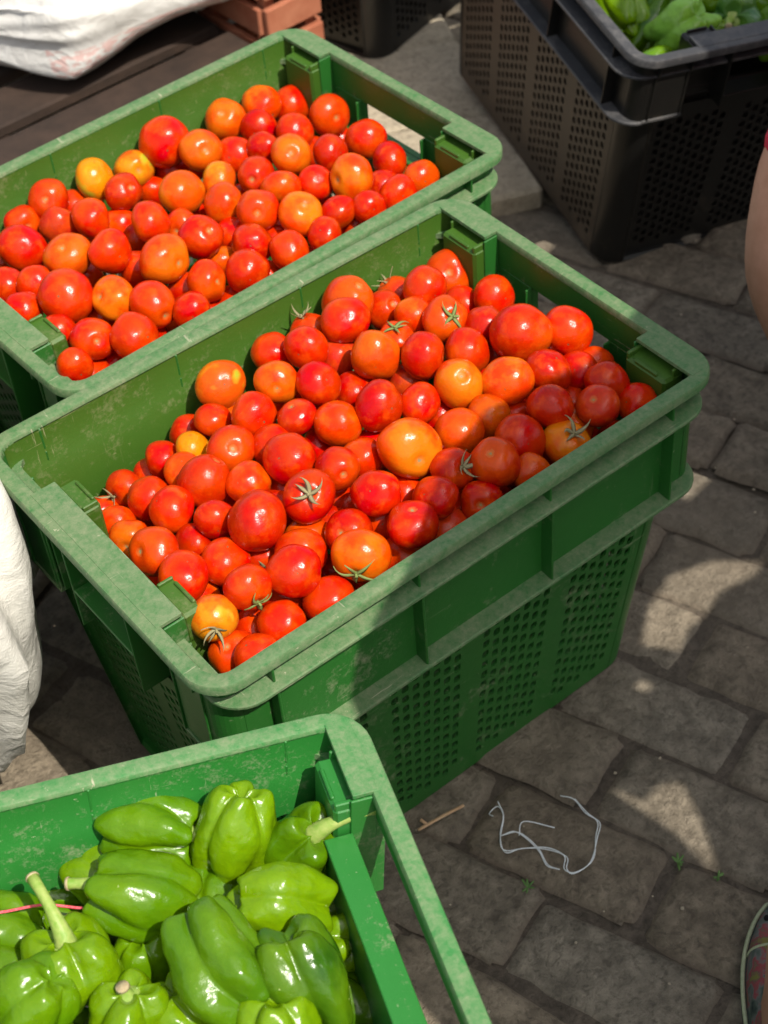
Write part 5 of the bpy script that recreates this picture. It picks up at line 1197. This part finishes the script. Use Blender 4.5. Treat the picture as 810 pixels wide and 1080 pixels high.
r_ = random.Random(4); mb = MB()
for k in range(150):
    x, y = r_.uniform(-.25, 1.0), r_.uniform(-.75, .7); s = r_.uniform(.0006, .0022)
    bm = bmesh.new(); bmesh.ops.create_icosphere(bm, subdivisions=1, radius=s)
    mb.add([(v.co.x * r_.uniform(.7, 1.4) + x, v.co.y * r_.uniform(.7, 1.4) + y, v.co.z * .6 + .001) for v in bm.verts], [[v.index for v in f.verts] for f in bm.faces]); bm.free()
tag(mb.build('gravel', m_slab), 'grit scattered over the setts', 'grit', kind='stuff')

# ------------------------------------------------------------------ people
def skin_mesh(name, joints, bones, radii, m, parent=None, root=0, sub=2):
    me = bpy.data.meshes.new(name); me.from_pydata(joints, bones, []); me.update(); me.materials.append(m)
    o = bpy.data.objects.new(name, me); COL.objects.link(o)
    sk = o.modifiers.new('skin', 'SKIN'); ss = o.modifiers.new('sub', 'SUBSURF'); ss.levels = sub; ss.render_levels = sub; sk.use_smooth_shade = True
    for i, v in enumerate(me.skin_vertices[0].data):
        q = radii[i]; v.radius = q if hasattr(q, '__len__') else (q, q); v.use_root = (i == root)
    if parent is not None: o.parent = parent
    dg = bpy.context.evaluated_depsgraph_get(); ev = o.evaluated_get(dg); nm = bpy.data.meshes.new_from_object(ev)
    o.modifiers.clear(); o.data = nm; nm.materials.clear(); nm.materials.append(m); nm.polygons.foreach_set('use_smooth', [True] * len(nm.polygons))
    return o
def arm_joints(J, B, Rr, sh, el, wr, par):
    def add(p, r, pa): J.append(tuple(p)); Rr.append(r); B.append((pa, len(J) - 1)); return len(J) - 1
    s = add(sh, .047, par); m1 = add((Vector(sh) + Vector(el)) / 2, .042, s); e = add(el, .036, m1); m2 = add(Vector(el).lerp(Vector(wr), .4), .035, e); w_ = add(wr, .024, m2)
    d = (Vector(wr) - Vector(el)).normalized(); side = d.cross(Vector((0, 0, 1))); side = side.normalized() if side.length > .1 else Vector((1, 0, 0)); up = side.cross(d)
    palm = add(Vector(wr) + d * .045, (.034, .018), w_)
    for k, ln in enumerate((.072, .080, .074, .058)):
        b0 = Vector(wr) + d * .078 + side * (-.030 + .020 * k)
        a1 = add(b0, .0095, palm); a2 = add(b0 + d * ln * .5 - up * .006, .0088, a1); add(b0 + d * ln - up * .022, .0072, a2)
    t1 = add(Vector(wr) + d * .035 - side * .034, .011, palm); t2 = add(Vector(wr) + d * .062 - side * .056 - up * .008, .010, t1); add(Vector(wr) + d * .09 - side * .062 - up * .018, .008, t2)
def leg(J, B, Rr, hip, kn, an, toe, par, bow=(0, 0, 0)):
    def add(p, r, pa): J.append(tuple(p)); Rr.append(r); B.append((pa, len(J) - 1)); return len(J) - 1
    h = add(hip, .088, par); m1 = add(Vector(hip).lerp(Vector(kn), .5), .076, h); k = add(kn, .056, m1)
    c = add(Vector(kn).lerp(Vector(an), .30) + Vector(bow), .062, k); c2 = add(Vector(kn).lerp(Vector(an), .65), .043, c); a = add(an, .034, c2)
    f = add(Vector(an).lerp(Vector(toe), .55) - Vector((0, 0, .01)), (.040, .026), a); add(toe, (.036, .018), f)
def person(label, pel, chest, neck, head, hips, knees, ankles, toes, shs, els, wrs, m_top, m_bottom, top_name, bottom_name, knee_cover, bow=(0, 0, 0)):
    J = [pel]; B = []; Rr = [(.15, .11)]
    def add(p, r, pa): J.append(tuple(p)); Rr.append(r); B.append((pa, len(J) - 1)); return len(J) - 1
    mid = add(Vector(pel).lerp(Vector(chest), .5), (.125, .095), 0); ch = add(chest, (.150, .105), mid); nb = add(Vector(chest).lerp(Vector(neck), .7), .075, ch); nk = add(neck, .052, nb)
    hd = Vector(head); nn = Vector(neck); d = (hd - nn).normalized()
    j = add(nn.lerp(hd, .45), .060, nk); h1 = add(hd, (.078, .090), j); add(hd + d * .075, (.066, .078), h1)
    for k in (0, 1):
        leg(J, B, Rr, hips[k], knees[k], ankles[k], toes[k], 0, bow if k == 0 else (0, 0, 0))
        arm_joints(J, B, Rr, shs[k], els[k], wrs[k], ch)
    body = skin_mesh('person', J, B, Rr, m_skin)
    tag(body, label, 'person')
    # clothes: offset shells over the same joints
    jt = [pel, tuple(Vector(pel).lerp(Vector(chest), .5)), chest, tuple(Vector(chest).lerp(Vector(neck), .6))]
    bt = [(0, 1), (1, 2), (2, 3)]; rt = [(.185, .150), (.165, .140), (.190, .150), .10]
    for k in (0, 1):
        n0 = len(jt); jt += [shs[k], tuple(Vector(shs[k]).lerp(Vector(els[k]), .55))]; bt += [(2, n0), (n0, n0 + 1)]; rt += [.075, .066]
    skin_mesh(top_name, jt, bt, rt, m_top, body)
    jb = [pel]; bb = []; rb = [(.168, .130)]
    for k in (0, 1):
        n0 = len(jb); kc = knee_cover
        jb += [hips[k], tuple(Vector(hips[k]).lerp(Vector(knees[k]), .5)), tuple(knees[k])]; bb += [(0, n0), (n0, n0 + 1), (n0 + 1, n0 + 2)]; rb += [.105, .094, .060]
        if kc > 0: jb.append(tuple(Vector(knees[k]).lerp(Vector(ankles[k]), kc))); bb.append((n0 + 2, n0 + 3)); rb.append(.056)
    skin_mesh(bottom_name, jb, bb, rb, m_bottom, body)
    # hair cap, eyes, nose, ears
    hb = MB(); bm = bmesh.new(); bmesh.ops.create_uvsphere(bm, u_segments=24, v_segments=16, radius=1)
    hb.add([hd + d * .035 + Vector((v.co.x * .098, v.co.y * .104, v.co.z * .105)) for v in bm.verts if True], [[v.index for v in f.verts] for f in bm.faces]); bm.free()
    hb.build('hair', m_hair, body, True)
    return body
# a customer sitting on a low stool past the right edge: bare calf, red skirt to the knee
person('seated customer with a bare calf and a red hem at the knee, right edge', (1.12, -.12, .50), (1.14, -.10, .86), (1.12, -.09, 1.06), (1.09, -.08, 1.17),
       [(1.02, -.04, .48), (1.04, -.20, .48)], [(.586, -.046, .475), (.72, -.27, .47)], [(.566, -.152, .080), (.74, -.33, .075)], [(.52, -.23, .03), (.60, -.36, .03)],
       [(1.11, .07, 1.00), (1.15, -.27, 1.00)], [(1.02, .14, .78), (1.04, -.34, .78)], [(.86, .08, .62), (.88, -.30, .60)], m_grey_cloth, m_redcloth, 'shirt', 'skirt', .06, (-.030, .004, -.01))
# a passer-by whose floral shoe reaches the bottom right corner
p2 = person('standing shopper in grey trousers and floral canvas shoes, bottom right edge', (.42, -1.33, .80), (.46, -1.40, 1.12), (.46, -1.40, 1.32), (.46, -1.38, 1.45),
       [(.33, -1.28, .76), (.50, -1.35, .76)], [(.150, -.93, .44), (.54, -1.24, .43)], [(-.012, -.622, .09), (.56, -1.36, .09)], [(.09, -.515, .03), (.60, -1.20, .03)],
       [(.30, -1.34, 1.26), (.61, -1.46, 1.26)], [(.28, -1.38, 1.01), (.68, -1.50, 1.01)], [(.34, -1.28, .82), (.70, -1.42, .80)], m_grey_cloth, m_grey_cloth, 'jacket', 'trousers', .85)
def shoe(M, parent):
    mb = MB(); ms = MB(); mp = MB(); rows = []; n = 20; st = 22
    def half(t): # half width along the shoe, t 0 heel .. 1 toe
        return .036 * (1 - abs(2 * t - 1) ** 3.2) ** .5 * (.86 + .26 * math.sin(PI * (t - .1)) * (1 if t > .1 else 0)) + .0015
    for i in range(st + 1):
        t = i / st; x = t * .245; hw = half(t); h = .075 - .052 * min(1, max(0, (t - .25) / .6)) ** .8; h *= (1 - (max(0, t - .9) / .1) ** 2 * .45)
        sh = .006 * math.sin(t * PI)
        rows.append([(x, (hw) * math.cos(PI * k / n) + sh, .016 + h * math.sin(PI * k / n) ** .7) for k in range(n + 1)])
    m_ = n + 1
    mb.add([p for r2 in rows for p in r2], [(i * m_ + k, i * m_ + k + 1, (i + 1) * m_ + k + 1, (i + 1) * m_ + k) for i in range(st) for k in range(n)])
    up = mb.build('shoe', m_floral, parent, True); up.matrix_world = M
    prof = []; N_ = 48
    out = [(i / 24 * .245, half(i / 24) + .0035 + .006 * math.sin(i / 24 * PI)) for i in range(25)] + [(i / 24 * .245, -half(i / 24) - .0035 + .006 * math.sin(i / 24 * PI)) for i in range(24, -1, -1)]
    k = len(out); ms.add([(x, y, .0) for x, y in out] + [(x, y, .017) for x, y in out], [tuple(range(k))[::-1], tuple(range(k, 2 * k))] + [(i, (i + 1) % k, k + (i + 1) % k, k + i) for i in range(k)])
    ms.build('sole', m_sole, up)
    tube(mp, [(x, y * .995, .0185) for x, y in out] + [(out[0][0], out[0][1], .0185)], .0022, 7)
    # seam over the toe cap
    row = rows[16]; tube(mp, [(p[0], p[1], p[2] + .0006) for p in row], .0014, 6)
    mp.build('piping', m_piping, up, True)
    mh = MB()
    for t_, s in ((19, 5), (19, 15)):
        p = rows[t_][s]; bm = bmesh.new(); bmesh.ops.create_uvsphere(bm, u_segments=12, v_segments=8, radius=.0035); mh.add([v.co + Vector(p) for v in bm.verts], [[v.index for v in f.verts] for f in bm.faces]); bm.free()
    mh.build('eyelet', m_hole, up, True)
    return up
def shoe_M(heel, toe): 
    d = Vector(toe) - Vector(heel); return Matrix.Translation(heel) @ Matrix.Rotation(math.atan2(d.y, d.x), 4, 'Z')
shoe(shoe_M((-.036, -.663, 0), (.137, -.484, 0)), p2)
shoe(shoe_M((.55, -1.42, 0), (.61, -1.17, 0)), p2)
def stool():
    root = empty('stool', Matrix.Translation((1.12, -.12, 0)), 'low plastic stool under the seated customer', 'stool')
    mb = MB(); ring_sweep(mb, .15, .15, .04, [(0, .37), (0, .395), (.01, .40), (.01, .37)]); pts = rring(.14, .14, .03); mb.add([(x, y, .398) for x, y in pts], [tuple(range(len(pts)))]); mb.build('seat', m_green, root)
    for sx in (1, -1):
        for sy in (1, -1): mb = MB(); tube(mb, [(sx * .15, sy * .15, 0), (sx * .12, sy * .12, .385)], .018, 10); mb.build('leg', m_green, root, True)
stool()

# ------------------------------------------------------------------ unseen awning overhead: edge and holes shaped to cast the shade and sun patches
def awning():
    Z = 2.0
    outer = [(-.03, -3.2), (-.03, -1.9), (-.035, -1.6), (.0, -1.476), (.012, -1.426), (.059, -1.397), (.163, -1.32), (.25, -1.29), (.37, -1.305), (.45, -1.283), (.60, -1.20), (.78, -1.04), (.93, -1.0), (.95, -.80), (1.05, -.70), (2.4, -.62), (2.5, -3.2)]
    holes = [[(.677, -1.425), (.719, -1.470), (.700, -1.497), (.655, -1.502), (.648, -1.46)],
             [(.462, -1.632), (.502, -1.603), (.545, -1.586), (.592, -1.600), (.640, -1.637), (.614, -1.644), (.567, -1.636), (.535, -1.650), (.513, -1.648), (.485, -1.664)],
             [(.400, -1.670), (.414, -1.672), (.414, -1.684), (.402, -1.682)],
             [(.286, -1.757), (.300, -1.790), (.322, -1.786), (.340, -1.797), (.322, -1.840), (.294, -1.888), (.297, -1.830)]]
    holes = [[(sum(q[0] for q in l) / len(l) + (x - sum(q[0] for q in l) / len(l)) * 1.14, sum(q[1] for q in l) / len(l) + (y - sum(q[1] for q in l) / len(l)) * 1.14) for x, y in l] for l in holes]
    outer = [(x - .0236, y + .193) for x, y in outer]; holes = [[(x - .0236, y + .193) for x, y in l] for l in holes]
    loops = [outer] + holes
    flat = [p for l in loops for p in l]
    tris = tessellate_polygon([[Vector((x, y, 0)) for x, y in l] for l in loops])
    n = len(flat); vs = [(x, y, Z) for x, y in flat] + [(x, y, Z + .002) for x, y in flat]
    fs = [tuple(t) for t in tris] + [tuple(n + i for i in t)[::-1] for t in tris]
    base = 0
    for l in loops:
        k = len(l); fs += [(base + i, base + (i + 1) % k, n + base + (i + 1) % k, n + base + i) for i in range(k)]; base += k
    root = empty('unseen_awning', Matrix.Identity(4), 'unseen tarpaulin awning on poles, outline and holes shaped to shade the right side', 'awning')
    mesh_obj('tarpaulin', vs, fs, m_tarp, root)
    for x, y in ((2.3, -.7), (2.4, -3.1), (.05, -3.1)):
        mb = MB(); tube(mb, [(x, y, 0), (x, y, Z + .06)], .022, 12); mb.build('pole', m_steel, root, True)
    for (x0, y0), (x1, y1) in (((.05, -3.1), (2.4, -3.1)), ((2.4, -3.1), (2.3, -.7))):
        mb = MB(); tube(mb, [(x0, y0, Z + .025), (x1, y1, Z + .025)], .018, 10); mb.build('rail', m_steel, root, True)
awning()
